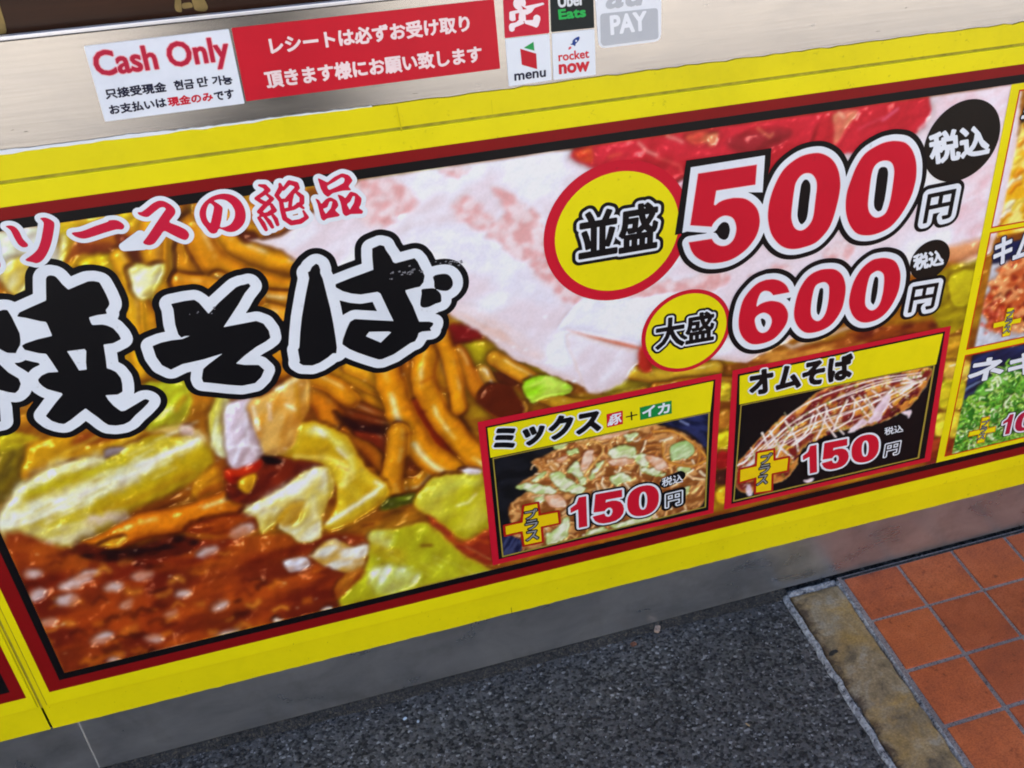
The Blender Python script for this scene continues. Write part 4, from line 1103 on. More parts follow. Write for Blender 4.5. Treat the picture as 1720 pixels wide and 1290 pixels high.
left = empty('menu_banner', (-1.2, -.004, .11), 'neighbouring yellow banner left of the vertical joint, only its dark red corner showing', 'banner', 'printed banners on the counter front')
outer = np.array([(-2.3, Z_YB), (X_SEAM - .0008, Z_YB), (X_SEAM - .0008, Z_YT), (-2.3, Z_YT)])
film('edge_film', outer, rect(-2.24, X_SEAM - .0030, Z_SB - .0010, Z_ST + .0022), -.0016, M_YEL2, left)
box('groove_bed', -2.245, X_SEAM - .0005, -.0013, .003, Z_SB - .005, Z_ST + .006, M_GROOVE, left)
raised_board('board', -2.238, X_SEAM - .0036, Z_SB, Z_ST, M_YEL, left)
P = Print(); P.fill([rect(-2.21, -.4320, Z_MB, Z_MT), rect(-2.195, -.4465, Z_BB, Z_BT)], M_DRED, 1)
P.fill([rect(-2.195, -.4465, Z_BB, Z_BT), rect(-2.185, -.4590, Z_FB, Z_FT)], M_BLK, 1); P.obj('frame_stripes', left)
_m, _t, _b = pmat('printed_sauce_picture', (.4, .2, .03), .34, 0, .26); _n = N(_t, 'ShaderNodeTexNoise', Scale=14., Detail=5., Distortion=1.5); _t.links.new(coords(_t, (1, 1, 2)), _n.inputs[0])
_t.links.new(ramp(_t, _n.outputs[0], [(.3, (.12, .03, .006)), (.45, (.5, .2, .015)), (.56, (.7, .42, .03)), (.62, (.8, .7, .35)), (.75, (.42, .4, .04))]), _b.inputs['Base Color'])
P = Print(); P.poly(rect(-2.185, -.4590, Z_FB, Z_FT), _m, 1); P.obj('food_picture', left)

# worn white backing and tears along the top edge of the film
P = Print(.0011)
up = [(x, Z_YT + .0014 + .0035 * max(0, min(1, (.02 - x) / .3)) + .0005 * math.sin(x * 40) + rb.normal(0, .00025)) for x in np.arange(-.30, .125, .0055)]
P.poly(np.array([(-2.3, Z_YT - .001), (.125, Z_YT - .001)] + up[::-1] + [(-2.3, Z_YT + .005)]), M_WHT, 0)
tag(P.obj('torn_backing_strip'), 'ragged white strip of peeled backing along the top left edge of the yellow film', 'tape strip')
P = Print(.0048)
for x in (.2515, .1505): P.poly(np.array([(x, Z_SB if x > .2 else Z_YT - .03), (x + .0012, Z_SB if x > .2 else Z_YT - .03), (x - .0006, Z_YT - .002), (x - .0014, Z_YT - .002)]) if x < .2 else rect(x, x + .0004, Z_ST + .005, Z_YT - .008), ink((206, 192, 10)), 0)
P.poly(np.array([(.2187, Z_YB + .001), (.2196, Z_YB + .001), (.2190, Z_YB + .016), (.2184, Z_YB + .014)]), ink((40, 36, 20)), 0)
for i in range(130):
    x, z = rb.uniform(X_SEAM, 1.3), Z_YB + .002 + abs(rb.normal(0, .026)) % .066; a = rb.uniform(0, 3.1); L = rb.uniform(.0006, .003)
    c_, s_ = math.cos(a) * L, math.sin(a) * L; P.poly(np.array([(x, z), (x + c_, z + s_), (x + c_ * .6 - s_ * .2, z + s_ * .6 + c_ * .2)]) if c_ >= 0 else np.array([(x, z), (x - c_, z + s_), (x - c_ * .6, z + s_ * 1.2)]), ink((96, 84, 20)), 1)
tag(P.obj('scuff_marks', banner), kind='stuff')

# ---- the picture
nz_, nx_ = gx.shape
co = np.stack([gx, np.full_like(gx, -(.0042 + .5 * Print.STEP)), gz], -1).reshape(-1, 3)
a_ = (np.arange(nz_ - 1)[:, None] * nx_ + np.arange(nx_ - 1)[None, :]).ravel()
quads = np.stack([a_, a_ + 1, a_ + nx_ + 1, a_ + nx_], 1)
_vx, _vy = PX.ravel(), PY.ravel()
_ok = ~((_vx[quads].max(1) < -1200))                  # far outside the photograph the print is left to the plain board below
quads = quads[_ok]
me = bpy.data.meshes.new('food_picture')
me.vertices.add(len(co)); me.vertices.foreach_set('co', co.ravel().astype(np.float32))
me.loops.add(quads.size); me.loops.foreach_set('vertex_index', quads.ravel().astype(np.int32))
me.polygons.add(len(quads)); me.polygons.foreach_set('loop_start', np.arange(0, quads.size, 4, dtype=np.int32))
me.polygons.foreach_set('loop_total', np.full(len(quads), 4, np.int32))
me.update(calc_edges=True)
at = me.color_attributes.new('print', 'FLOAT_COLOR', 'POINT')
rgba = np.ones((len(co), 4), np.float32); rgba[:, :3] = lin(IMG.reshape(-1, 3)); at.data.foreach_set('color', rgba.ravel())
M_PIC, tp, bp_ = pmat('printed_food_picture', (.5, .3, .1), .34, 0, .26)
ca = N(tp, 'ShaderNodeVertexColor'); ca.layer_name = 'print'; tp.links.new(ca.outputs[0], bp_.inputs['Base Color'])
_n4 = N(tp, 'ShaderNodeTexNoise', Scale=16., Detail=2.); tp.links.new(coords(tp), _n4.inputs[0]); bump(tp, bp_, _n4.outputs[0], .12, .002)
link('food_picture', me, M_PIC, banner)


# ---- small headline: brush letters traced as outlines
def PX_(pts, n=0, r=0):
    p = WP(pts); p = smooth(p, 4) if n else p
    return p


K8, L8, M8 = zf(0, 280, 8), zf(200, 270, 8), zf(400, 260, 8)
so1 = segs(smooth(WP(K8([(85, 770), (150, 762), (210, 785), (260, 840), (310, 940), (375, 1010), (370, 1045), (310, 1052), (250, 1010), (195, 920), (150, 830), (110, 795)]))))
so2 = segs(smooth(WP(K8([(545, 665), (600, 655), (650, 668), (700, 695), (732, 735), (722, 850), (690, 1000), (640, 1130), (570, 1230), (500, 1266), (440, 1255), (345, 1225), (430, 1160), (510, 1080), (555, 960), (575, 850), (592, 740), (575, 700)])), 3))
dash = segs(smooth(WP(K8([(970, 860), (1100, 840), (1280, 770), (1450, 712), (1462, 695), (1560, 690), (1640, 730), (1670, 775), (1640, 815), (1560, 815), (1400, 860), (1200, 925), (1100, 936), (1010, 905)])), 3))
su = segs(round_corners(WP(L8([(245, 665), (300, 665), (370, 615), (450, 545), (530, 508), (600, 513), (690, 560), (750, 620), (757, 680), (710, 740), (660, 800), (800, 850), (900, 900), (942, 960), (930, 1010), (890, 1042), (820, 1020), (700, 960), (600, 905), (540, 1000), (470, 1090), (400, 1112), (310, 1080), (380, 990), (460, 870), (560, 720), (632, 620), (600, 593), (550, 600), (460, 670), (390, 730), (330, 727), (260, 695)])), .003))
no = segs(smooth(WP(L8([(1180, 500), (1260, 450), (1380, 418), (1500, 430), (1600, 490), (1670, 590), (1697, 700), (1680, 800), (1620, 880), (1540, 926), (1450, 926), (1345, 885), (1310, 935), (1260, 952), (1210, 930), (1165, 870), (1110, 800), (1078, 700), (1090, 620), (1130, 550)])), 3),
          smooth(WP(L8([(1215, 545), (1265, 580), (1270, 620), (1240, 760), (1222, 812), (1180, 760), (1165, 680), (1180, 600)])), 3),
          round_corners(WP(L8([(1255, 510), (1350, 488), (1430, 500), (1510, 560), (1557, 650), (1552, 740), (1500, 830), (1420, 866), (1345, 872), (1370, 770), (1385, 650), (1390, 600), (1330, 550)])), .003))
ito = []
for pts, w in [([(280, 385), (350, 400), (395, 450), (330, 500), (240, 560), (310, 605), (390, 640)], [30, 55, 60, 50, 45, 50, 45]), ([(375, 500), (450, 565), (370, 640), (280, 740), (330, 770)], [30, 50, 55, 55, 45]),
               ([(440, 645), (480, 720), (400, 770), (300, 790)], [40, 60, 55, 40]), ([(275, 820), (330, 900), (370, 980)], [40, 55, 42]), ([(350, 800), (410, 870), (455, 945)], [34, 52, 42]), ([(450, 770), (500, 840), (525, 912)], [34, 52, 42]),
               ([(555, 370), (570, 420), (510, 520), (560, 585)], [34, 60, 50, 46]), ([(600, 440), (680, 345), (770, 370), (790, 420), (720, 490), (640, 585), (560, 590)], [34, 55, 62, 56, 50, 50, 44]), ([(770, 470), (850, 540), (850, 620), (740, 690), (610, 720)], [34, 56, 56, 50, 46]),
               ([(720, 500), (700, 580), (690, 670)], [44, 44, 44]), ([(800, 640), (870, 690)], [50, 30]), ([(570, 600), (590, 720), (620, 830), (710, 890), (830, 870), (915, 815), (870, 730)], [50, 55, 60, 64, 64, 50, 26])]:
    ito += capsule(WP(M8(pts)), [q * .00064 / 8 * 1.14 for q in w])
hin = [segs(round_corners(WP(M8([(1060, 285), (1140, 320), (1190, 350), (1280, 275), (1390, 222), (1480, 250), (1532, 320), (1470, 400), (1515, 452), (1400, 455), (1260, 490), (1200, 545), (1140, 500), (1100, 420)])), .002),
            round_corners(WP(M8([(1180, 395), (1300, 330), (1380, 275), (1425, 290), (1415, 350), (1330, 400), (1210, 452)])), .002)),
       segs(round_corners(WP(M8([(1025, 560), (1080, 580), (1110, 640), (1170, 570), (1230, 543), (1320, 590), (1342, 660), (1290, 720), (1362, 782), (1340, 802), (1180, 830), (1150, 862), (1110, 840), (1080, 720), (1055, 620)])), .002),
            round_corners(WP(M8([(1130, 700), (1190, 680), (1220, 600), (1262, 600), (1240, 690), (1170, 772)])), .0015)),
       segs(round_corners(WP(M8([(1325, 505), (1400, 530), (1430, 562), (1475, 500), (1500, 468), (1580, 490), (1652, 560), (1640, 640), (1610, 690), (1672, 730), (1660, 767), (1500, 770), (1440, 802), (1400, 770), (1370, 620)])), .002),
            round_corners(WP(M8([(1450, 640), (1500, 600), (1530, 530), (1562, 530), (1550, 620), (1490, 717)])), .0015))]
pre = segs(round_corners(WP([(-22, 404), (-8, 400), (-4, 430), (1, 438), (1.5, 444), (-2, 450), (-14, 456), (-26, 450)]), .002))
P = Print()
P.outline([so1, so2, dash, su, no, pre] + ito + hin + [segs(WP([(209, 411), (236, 391), (244, 404), (240, 409)]))], [(.0052, M_WHT, 5)], .0006)
P.outline([so1, so2, dash, su, no, pre] + ito + hin, [(.0001, ink((208, 28, 62)), 6)], .0004)
P.obj('headline_lettering', banner)

# ---- big brush-written title
Fz = zf(230, 430, 5)
yaki = segs(round_corners(WP([(77.5, 464), (80, 460), (85, 458.7), (92, 460), (96, 463), (105, 474), (115, 483), (130, 476.5), (148, 469), (158, 468.5), (167, 470.5), (171, 477), (178, 490), (183.5, 503), (184, 508), (181, 513), (177.5, 517), (180, 523.5), (164, 525.5), (149.5, 529.5), (152, 537), (155, 542.5), (162, 542), (172, 541.5), (180, 543), (190, 547.5), (199.5, 558), (203.4, 566), (190, 573), (174, 575), (178, 600), (179.5, 615), (187, 617), (195, 621), (203, 631), (205.4, 641), (206, 654), (198, 659), (177, 660), (182, 668), (190, 677), (199, 684), (204, 687), (210, 686), (225, 677), (242, 667), (246, 666.5), (251, 669), (249, 673), (240, 682.5), (228, 693), (218, 704), (208, 709), (195, 711), (182, 710), (174, 705), (165, 697.5), (153, 689), (144, 682), (132, 691), (120, 701), (108, 708.5), (98, 707), (87, 703), (77, 695), (86, 683), (95, 671), (105.5, 659), (104, 656.5), (80, 650), (72, 645), (66, 639), (64, 634), (70, 627), (81, 622), (98.5, 621), (88, 605), (78, 590.5), (65, 589.5), (42, 584), (37, 577), (43, 573), (64, 566), (88, 560.5), (80, 541), (77.5, 537), (68, 536), (43, 530), (29, 528), (33, 521), (55, 511), (78, 501), (77.5, 480)]), .0012, 3),
            WP([(113, 586.3), (142, 582.5), (145, 586), (144.5, 605), (146, 617), (133, 618.5), (125, 605)]))
hi1 = segs(round_corners(WP([(-24, 520), (0, 518.5), (6, 516.5), (13, 517), (20, 528), (30, 549), (33.5, 556), (35, 568), (34.5, 575.5), (30, 583), (27, 589.5), (13, 589), (5, 585), (0, 582), (-24, 578)]), .001))
hi2 = segs(round_corners(WP([(-30, 585), (-10, 599), (0, 608), (15, 622), (32, 632), (35.5, 641), (32, 651), (26, 656.5), (15, 655), (0, 651), (-30, 642)]), .001))
hi3 = segs(round_corners(WP([(-30, 668), (-4, 668), (0, 680), (2, 704), (-30, 710)]), .001))
so = segs(round_corners(WP(Fz([(285, 385), (400, 360), (480, 350), (520, 375), (600, 468), (680, 380), (790, 280), (830, 245), (870, 228), (900, 224), (935, 213), (952, 235), (900, 300), (850, 390), (725, 580), (860, 555), (1000, 528), (1060, 550), (1105, 610), (1118, 670), (1080, 700), (1000, 745), (900, 820), (830, 885), (900, 897), (1020, 897), (1067, 940), (1040, 1000), (990, 1050), (880, 1072), (770, 1065), (640, 1050), (555, 1042), (543, 1010), (555, 930), (600, 890), (720, 800), (560, 850), (380, 890), (285, 937), (210, 900), (160, 830), (130, 738), (200, 710), (290, 690), (380, 680), (445, 652), (400, 655), (372, 668), (345, 640), (320, 560), (305, 430)])), .0008, 3))
ba1 = segs(round_corners(WP([(523, 445), (530, 439.5), (534.5, 442), (537, 449), (537, 456), (541, 464), (550, 499), (554, 515), (559, 540), (563, 565), (565, 580), (564, 590), (558, 590), (550, 597), (536, 606), (524, 610.5), (508, 610), (501.5, 606), (503, 603), (499.5, 583.5), (502, 580), (503.5, 555), (506, 530), (513, 490), (518.5, 464), (516, 454), (520, 452)]), .0006, 3))
ba2 = segs(round_corners(WP([(624, 414), (637, 408.5), (644, 410), (647, 417), (655, 428), (659, 437), (663, 439), (695, 430.5), (700, 436), (708, 452), (712, 460), (710, 471), (704, 478.5), (696, 480), (679.5, 484.5), (681, 489), (686, 499), (692, 510), (701, 533), (703, 537), (720, 537), (726.5, 539), (726, 543), (721, 548), (723, 552.5), (708, 553.5), (702, 556), (700, 563), (696, 570), (688, 573), (675, 582), (660, 592), (641, 600), (635, 600.5), (620, 596), (600, 589), (586, 583), (574, 575), (575, 567), (581, 550), (587, 537), (595, 532.5), (620, 534), (660, 536), (653, 522), (638, 490), (633, 487), (620, 489), (605, 491.5), (590, 490), (575, 486), (563, 479.5), (562.5, 474), (590, 463), (626, 450), (624, 426)]), .0006, 3),
           WP([(619, 554), (613.5, 561.5), (638.5, 572), (656, 555), (652, 553.5)]))
d1 = segs(smooth(WP([(726.5, 461), (740, 457), (751, 458), (758, 466), (759, 476), (754, 483), (747, 485.5), (736, 484), (728.5, 480), (728, 470)]), 3))
d2 = segs(smooth(WP([(707, 483), (717, 481.5), (727, 481), (734, 485), (739, 491), (740, 499), (739, 504), (730, 507), (720, 512), (710, 513.5), (705, 510), (705, 502), (707, 490)]), 3))
title = [yaki, hi1, hi2, hi3, so, ba1, ba2, d1, d2]
P = Print(); M_TBLK = ink((13, 12, 16))
P.outline(title, [(.0196, M_TBLK, 2), (.0122, M_WHT, 3)], .0009)
P.outline(title, [(0., M_TBLK, 4)], .0006)
scr = ink((140, 140, 146), False)
for k in range(40):       # flakes rubbed off the black ink
    if k < 22: x, y = rb.uniform(650, 706), 0; y = 460 - (x - 650) * .22 + rb.normal(0, 3)
    elif k < 34: x = rb.uniform(728, 772); y = 436 + (x - 728) * .06 + rb.normal(0, 2.2)
    else: x = rb.uniform(300, 372); y = 524 - (x - 300) * .12 + rb.normal(0, 1.6)
    L = rb.uniform(1.2, 4.5); q = WP([(x, y), (x + L, y - L * .6), (x + L * 1.3, y + .6), (x + L * .4, y + 1.2)])
    P.poly(q, scr, 7)
P.obj('title_lettering', banner)


# ---- prices
def dig(*loops): return segs(*[smooth(WP(l), 4) for l in loops])


D5 = segs(np.vstack([WP([(1170, 288.75), (1268, 273.75), (1265.6, 306.9), (1200, 316.9), (1196, 340.6)]),
                     osmooth(WP([(1198.8, 341.9), (1206, 336.2), (1215, 332.5), (1224, 330.4), (1233, 329.4), (1248.8, 331), (1262.5, 340), (1270.6, 352.5), (1273, 369), (1270, 386), (1262.5, 401), (1250, 416), (1232.5, 429), (1215, 436), (1195, 438.5), (1180, 436), (1166, 427.5), (1158.5, 417), (1154.4, 404)])),
                     osmooth(WP([(1192.5, 398), (1197.5, 405), (1207.5, 410), (1218.8, 408.8), (1228.8, 400), (1233.8, 385), (1233, 372.5), (1227.5, 362.5), (1216, 358.8), (1205, 362.5), (1196, 371), (1192.5, 377.5)])), WP([(1156.9, 375)])]))
Z1 = dig([(1367.5, 254.2), (1382.5, 257.3), (1395, 266), (1403.8, 281), (1407.7, 300), (1407.2, 317), (1402.5, 341), (1393.8, 370), (1383.8, 387.5), (1367.5, 403.8), (1348.8, 411.5), (1330, 415), (1315, 412.5), (1302.5, 403.8), (1292.5, 388.8), (1287.5, 367.5), (1287.5, 350), (1291, 330), (1298.8, 307.5), (1311, 285), (1326, 270), (1345, 258.8)],
         [(1352.5, 287.6), (1361, 289.8), (1367.5, 298.8), (1369, 312), (1366, 337.5), (1363.5, 358), (1358.8, 371), (1350, 381), (1341, 384.3), (1332.5, 380.7), (1327.3, 370), (1326, 355), (1331, 313.8), (1335, 301), (1343, 291)])
Z2 = dig([(1502.5, 234.2), (1517.5, 237.5), (1528.8, 250), (1535, 270), (1535.3, 292), (1532.5, 308), (1526, 328.8), (1511, 356), (1492.5, 377.5), (1471, 388.8), (1452.5, 392.2), (1436, 388.8), (1425, 376), (1418.8, 358.8), (1417.3, 340), (1419.5, 320), (1425, 303), (1435, 277.5), (1450, 255), (1473.8, 240), (1490, 235)],
         [(1485, 266.6), (1493.8, 270), (1498, 278.8), (1498.3, 292), (1494.2, 322), (1491, 337.5), (1485, 353.8), (1476, 361), (1466, 362.4), (1457.5, 355), (1454.4, 342.5), (1456, 322.5), (1460, 292), (1465, 277), (1473.8, 268.8)])
D6 = segs(np.vstack([osmooth(WP([(1283.8, 466.9), (1297.5, 466), (1310, 470), (1318.5, 477.5), (1323, 487.5)])), osmooth(WP([(1296, 492.5), (1291, 487), (1282.5, 485), (1275, 488.8), (1270, 498.8), (1267.5, 510)])),
                     osmooth(WP([(1268.8, 512), (1273.5, 508), (1280, 505), (1287, 503), (1295, 502.3), (1307.5, 505), (1316, 512.5), (1320.6, 523.8), (1318.8, 537.5), (1311, 551), (1297.5, 565), (1280, 572.7), (1262.5, 574.6), (1250, 568.8), (1241, 556), (1238, 540), (1240, 520), (1246, 500), (1257.5, 483.8), (1270, 472.5), (1283.8, 466.9)]))[:-1]]),
          smooth(WP([(1281, 521.6), (1290, 526), (1293.8, 535), (1291, 546), (1285, 553.8), (1276, 555.8), (1268.8, 550), (1265, 538), (1266, 530), (1272.5, 524)]), 4))
Z3 = dig([(1390, 448.6), (1402.5, 451), (1412.5, 461), (1417.1, 478.8), (1415, 500), (1408.8, 520), (1395, 540), (1377.5, 551.2), (1357.5, 555.8), (1345, 552.5), (1335, 541), (1330.8, 525), (1333.8, 502.5), (1341, 481), (1355, 461), (1372.5, 451)],
         [(1380, 470.4), (1387.5, 473.8), (1390, 482.5), (1388.4, 503), (1383.8, 522.5), (1376, 533.8), (1367.5, 535.8), (1360, 528.8), (1358.7, 514), (1362, 491), (1367.5, 476)])
Z4 = dig([(1485, 430.4), (1498.8, 435), (1506, 446), (1509, 462.5), (1505, 487.5), (1492.5, 512.5), (1477.5, 528.8), (1460, 537), (1443.8, 537.7), (1431, 528.8), (1424, 512.5), (1424, 495), (1431, 470), (1443.8, 448.8), (1460, 435), (1472.5, 431)],
         [(1472.5, 451.6), (1480, 456), (1482, 466), (1480, 487.5), (1475, 506), (1467.5, 516), (1458.8, 518.2), (1451, 511), (1449.8, 500), (1452.5, 480), (1457.5, 461), (1465, 453.8)])
M_PINK = ink((248, 196, 204), False)
yen1 = T('円', (1547.7, 371.2), (1592.3, 361.9), (1556, 324.6)); yen2 = T('円', (1522.5, 521), (1563.8, 513.8), (1530.5, 479.5))
P = Print(); b500 = [D5, Z1, Z2]
P.outline(b500, [(.0158, M_BLK, 7), (.0088, M_WHT, 9)], .0008, True)
P.outline(b500, [(.0009, M_PINK, 10), (0., M_RED, 11)], .0005)
P.poly(WP([(1157.75, 278.1), (1281.9, 258.1), (1278, 320), (1256, 320), (1200, 325), (1170, 380), (1143.5, 388)]), M_WHT, 9.5)
P.poly(WP([(1150, 266.9), (1293, 246), (1291, 275), (1280, 320), (1180, 380), (1131, 392)]), M_BLK, 7.5)
P.outline(yen1, [(.0140, M_BLK, 6)], .0006); P.outline(yen1, [(.0086, M_WHT, 12), (.0014, M_BLK, 13)], .0004)
P.obj('large_price_lettering', banner)
P = Print(); b600 = [D6, Z3, Z4]
P.outline(b600, [(.0160, M_BLK, 7), (.0090, M_WHT, 9)], .0008, True)
P.outline(b600, [(.0009, M_PINK, 10), (0., M_RED, 11)], .0005)
P.outline(yen2, [(.0128, M_BLK, 6)], .0006); P.outline(yen2, [(.0080, M_WHT, 12), (.0013, M_BLK, 13)], .0004)
P.obj('small_price_lettering', banner)


def circle_fit(pts):
    p = WP(pts); A = np.c_[2 * p, np.ones(len(p))]; b = (p ** 2).sum(1)
    s = np.linalg.lstsq(A, b, rcond=None)[0]; return s[0], s[1], math.sqrt(s[2] + s[0] ** 2 + s[1] ** 2)


def disc(c, r=None, n=72):
    a = np.linspace(0, 2 * math.pi, n, endpoint=False); r = r or c[2]
    return np.stack([c[0] + r * np.cos(a), c[1] + r * np.sin(a)], 1)


P = Print()
cz = circle_fit([(1576.5, 191.6), (1634.2, 164.1), (1664, 176.7), (1677.5, 210.2), (1667.7, 247.4), (1624, 294)])
P.poly(disc(cz), ink((26, 22, 18)), 5); P.outline(T('税込', (1561.6, 272.6), (1657.4, 255.8), (1557, 223.3)), [(.0019, M_WHT, 8)], .0004)
P.obj('tax_note', banner); P = Print()
cz = circle_fit([(1562.5, 401), (1580, 401), (1591, 416), (1541, 413.8), (1587.5, 441), (1527.5, 433.8)])
P.poly(disc(cz), ink((26, 22, 18)), 5); P.outline(T('税込', (1532.5, 451), (1581, 441.5), (1531, 426)), [(.0012, M_WHT, 8)], .00035)
P.obj('tax_note', banner)
print('tax circle', cz)


def badge(name, yel_pts, red_pts, text, q):
    P = Print(); c = circle_fit(yel_pts); r2 = circle_fit(red_pts)
    print(name, c, r2)
    P.poly(disc(c, max(r2[2], c[2] + .003)), M_RED, 5); P.poly(disc(c), M_YEL, 6)
    o = P.obj(name, banner)
    P = Print(); t = T(text, *q)
    k = 1. if text[0] == '並' else .72
    P.outline(t, [(.0102 * k, M_BLK, 7), (.0056 * k, M_WHT, 8)], .0006); P.outline(t, [(.0021 * k, M_BLK, 9)], .00035)
    P.obj('lettering', o)


badge('regular_size_badge', [(930.3, 399), (1022.6, 485.3), (1137.6, 361.5), (963.7, 323.6), (1049.3, 283.5), (1128, 329)], [(918.3, 399), (1027.9, 496.6), (947.7, 463), (1097.5, 471)], '並盛', ((972, 432.4), (1099, 411), (972, 357)))
badge('large_size_badge', [(1083.3, 562), (1161.6, 489), (1217, 540.7), (1142.9, 615.6)], [(1076, 559.4), (1164.3, 482.7), (1221, 514), (1137.6, 621)], '大盛', ((1100, 583.5), (1195, 567.4), (1100, 535)))


def plus_sign(P, pts, S, lev=11):
    s = segs(WP(S(pts))); P.outline([s], [(.0022, ink((176, 30, 20)), lev), (-.0014, ink((244, 208, 10)), lev + 1)], .0005)


def price150(P, D, q, yen, tax, k=1., lev=13, blk=True):
    d = digits(D, *q)
    P.outline(d + (yen if blk else []), [(.0070 * k, M_BLK, lev)], .0005, True)
    P.outline(d, [(.0042 * k, M_WHT, lev + 1)], .0004); P.outline(d, [(.0008, M_RED, lev + 2)], .0003)
    if yen: P.outline(yen, [(.0026 * k, M_WHT, lev + 3)], .0004); P.outline(yen, [(.0004, M_BLK, lev + 4)], .0003)
    if tax: P.outline(tax, [(.0003, M_WHT, lev + 3)], .0003)


def vert(word, a, b, w):
    """letters stacked downwards between two photo points"""
    res = []; n = len(word); a, b = np.array(a, float), np.array(b, float); st = (b - a) / n
    for i, ch in enumerate(word):
        t = a + st * i; u = np.array([w, -w * .2])
        res += T(ch, tuple(t + st * .88 - u / 2), tuple(t + st * .88 + u / 2), tuple(t + st * .05 - u / 2))
    return res


Z3_ = zf(790, 600, 3.583); Z4_ = zf(820, 680, 4.3)
def dish(name, outer, inner, band, photo):
    P = Print(); o_, i_ = WP(outer), WP(inner)
    P.fill([o_, i_], M_RED, 6)
    P.fill([i_, WP(photo)], M_BLK, 6)
    P.poly(WP(band), M_YEL, 7)
    return P.obj(name, banner)


o = dish('mixed_noodle_panel', Z3_([(38, 378), (1506, 85), (1456, 925), (130, 1240)]), Z3_([(86, 405), (1467, 122), (1425, 908), (166, 1203)]), Z3_([(98, 413), (1455, 132), (1436, 316), (116, 592)]), Z3_([(128, 594), (1434, 318), (1410, 890), (186, 1190)]))
P = Print(); t = T('ミックス', *Z3_([(146, 550), (770, 428), (142, 420)]))
P.outline(t, [(.0050, M_WHT, 9)], .0005); P.outline(t, [(.0025, M_BLK, 10)], .0003)
P.poly(WP(Z3_([(812, 330), (910, 308), (911, 388), (815, 411)])), M_RED, 9); P.outline(T('豚', *Z3_([(822, 400), (902, 382), (820, 338)])), [(.0005, M_WHT, 10)], .0003)
P.outline(capsule(WP(Z3_([(932, 347), (994, 333)])), .0018) + capsule(WP(Z3_([(961, 318), (964, 363)])), .0018), [(.0002, M_BLK, 9)], .0003)
P.poly(WP(Z3_([(1012, 290), (1203, 248), (1205, 325), (1015, 366)])), ink((22, 140, 66)), 9); P.outline(T('イカ', *Z3_([(1030, 350), (1190, 318), (1030, 290)])), [(.0008, M_WHT, 10)], .0003)
P.obj('name_lettering', o)
P = Print(); price150(P, '150', (Z4_([(596, 880)])[0], Z4_([(1218, 762)])[0], Z4_([(586, 664)])[0]), T('円', *Z4_([(1275, 722), (1385, 695), (1275, 632)])), T('税込', *Z4_([(1245, 575), (1395, 540), (1245, 512)])))
P.outline(capsule(WP(Z4_([(1275, 545), (1370, 500)])), .02), [(0., M_BLK, 12)], .0006)
plus_sign(P, [(248, 712), (352, 690), (362, 778), (498, 752), (508, 838), (378, 866), (386, 972), (250, 1000), (236, 900), (116, 926), (110, 856), (236, 828)], Z4_)
t = vert('プラス', Z4_([(300, 735)])[0], Z4_([(312, 965)])[0], 20); P.outline(t, [(.0021, M_BLK, 14), (.0003, ink((150, 150, 152), False), 15)], .0003)
P.fill([WP(Z3_([(128, 594), (1434, 318), (1410, 890), (186, 1190)])), WP(Z3_([(135, 598), (1424, 325), (1402, 886), (194, 1180)]))], ink((170, 150, 60)), 10)
P.obj('price_lettering', o)

Q2 = zf(1200, 540, 3.308); Y2 = zf(1230, 560, 4.449)
o = dish('omelette_noodle_panel', Q2([(93, 262), (1304, 15), (1190, 765), (46, 1035)]), Q2([(122, 283), (1272, 45), (1160, 750), (86, 1003)]), Q2([(133, 292), (1260, 57), (1222, 228), (131, 450)]), Q2([(137, 452), (1216, 230), (1128, 748), (96, 990)]))
P = Print(); t = T('オムそば', *Q2([(196, 398), (752, 300), (188, 268)]))
P.outline(t, [(.0050, M_WHT, 9)], .0005); P.outline(t, [(.0025, M_BLK, 10)], .0003)
P.obj('name_lettering', o)
P = Print(); price150(P, '150', (Y2([(522, 1040)])[0], Y2([(1076, 925)])[0], Y2([(516, 838)])[0]), T('円', *Y2([(1120, 905), (1225, 880), (1135, 815)])), T('税込', *Y2([(1125, 745), (1262, 718), (1122, 690)])), blk=False)
plus_sign(P, [(172, 875), (300, 850), (302, 930), (412, 908), (402, 1010), (288, 1034), (284, 1160), (160, 1178), (164, 1064), (40, 1100), (44, 1000), (166, 972)], Y2)
t = vert('プラス', Y2([(248, 880)])[0], Y2([(206, 1120)])[0], 17); P.outline(t, [(.0021, M_BLK, 14), (.0003, ink((150, 150, 152), False), 15)], .0003)
P.fill([WP(Q2([(137, 452), (1216, 230), (1128, 748), (96, 990)])), WP(Q2([(143, 456), (1206, 236), (1119, 744), (103, 982)]))], ink((170, 150, 60)), 10)
P.obj('price_lettering', o)

# ---- side column of small pictures
XC1 = 1.30
def zr(py, x): return W(*py)[1]
P = Print(); zb = [(Z_FT + .0001, W(1711, 151)[1]), (W(1663.7, 378.3)[1], W(1661.7, 389.8)[1]), (W(1625, 582)[1], W(1619.6, 595.4)[1]), (W(1584.8, 762.4)[1], Z_FB)]
xi = W(1663.7, 378.3)[0]
hl = [rect(xi, XC1 - .03, zb[i + 1][0], zb[i][1]) for i in range(3)]
P.fill([rect(X_COL, XC1, Z_FB + .0005, Z_FT)] + [rect(l[:, 0].min() - .0022, l[:, 0].max() + .0022, l[:, 1].min() - .0022, l[:, 1].max() + .0022) for l in hl], M_YEL, 6)
for l in hl: P.fill([rect(l[:, 0].min() - .0022, l[:, 0].max() + .0022, l[:, 1].min() - .0022, l[:, 1].max() + .0022), l], ink((206, 60, 16)), 6)
col = P.obj('side_menu_column', banner)
print('column', xi, zb)
P = Print(); SU = zf(1600, 130, 3.484); SC_ = zf(1560, 480, 4.03)
t = T('半熟', *SU([(378, 275), (560, 235), (420, 130)])); P.outline(t, [(.003, M_BLK, 8), (.001, M_WHT, 9)], .0004)
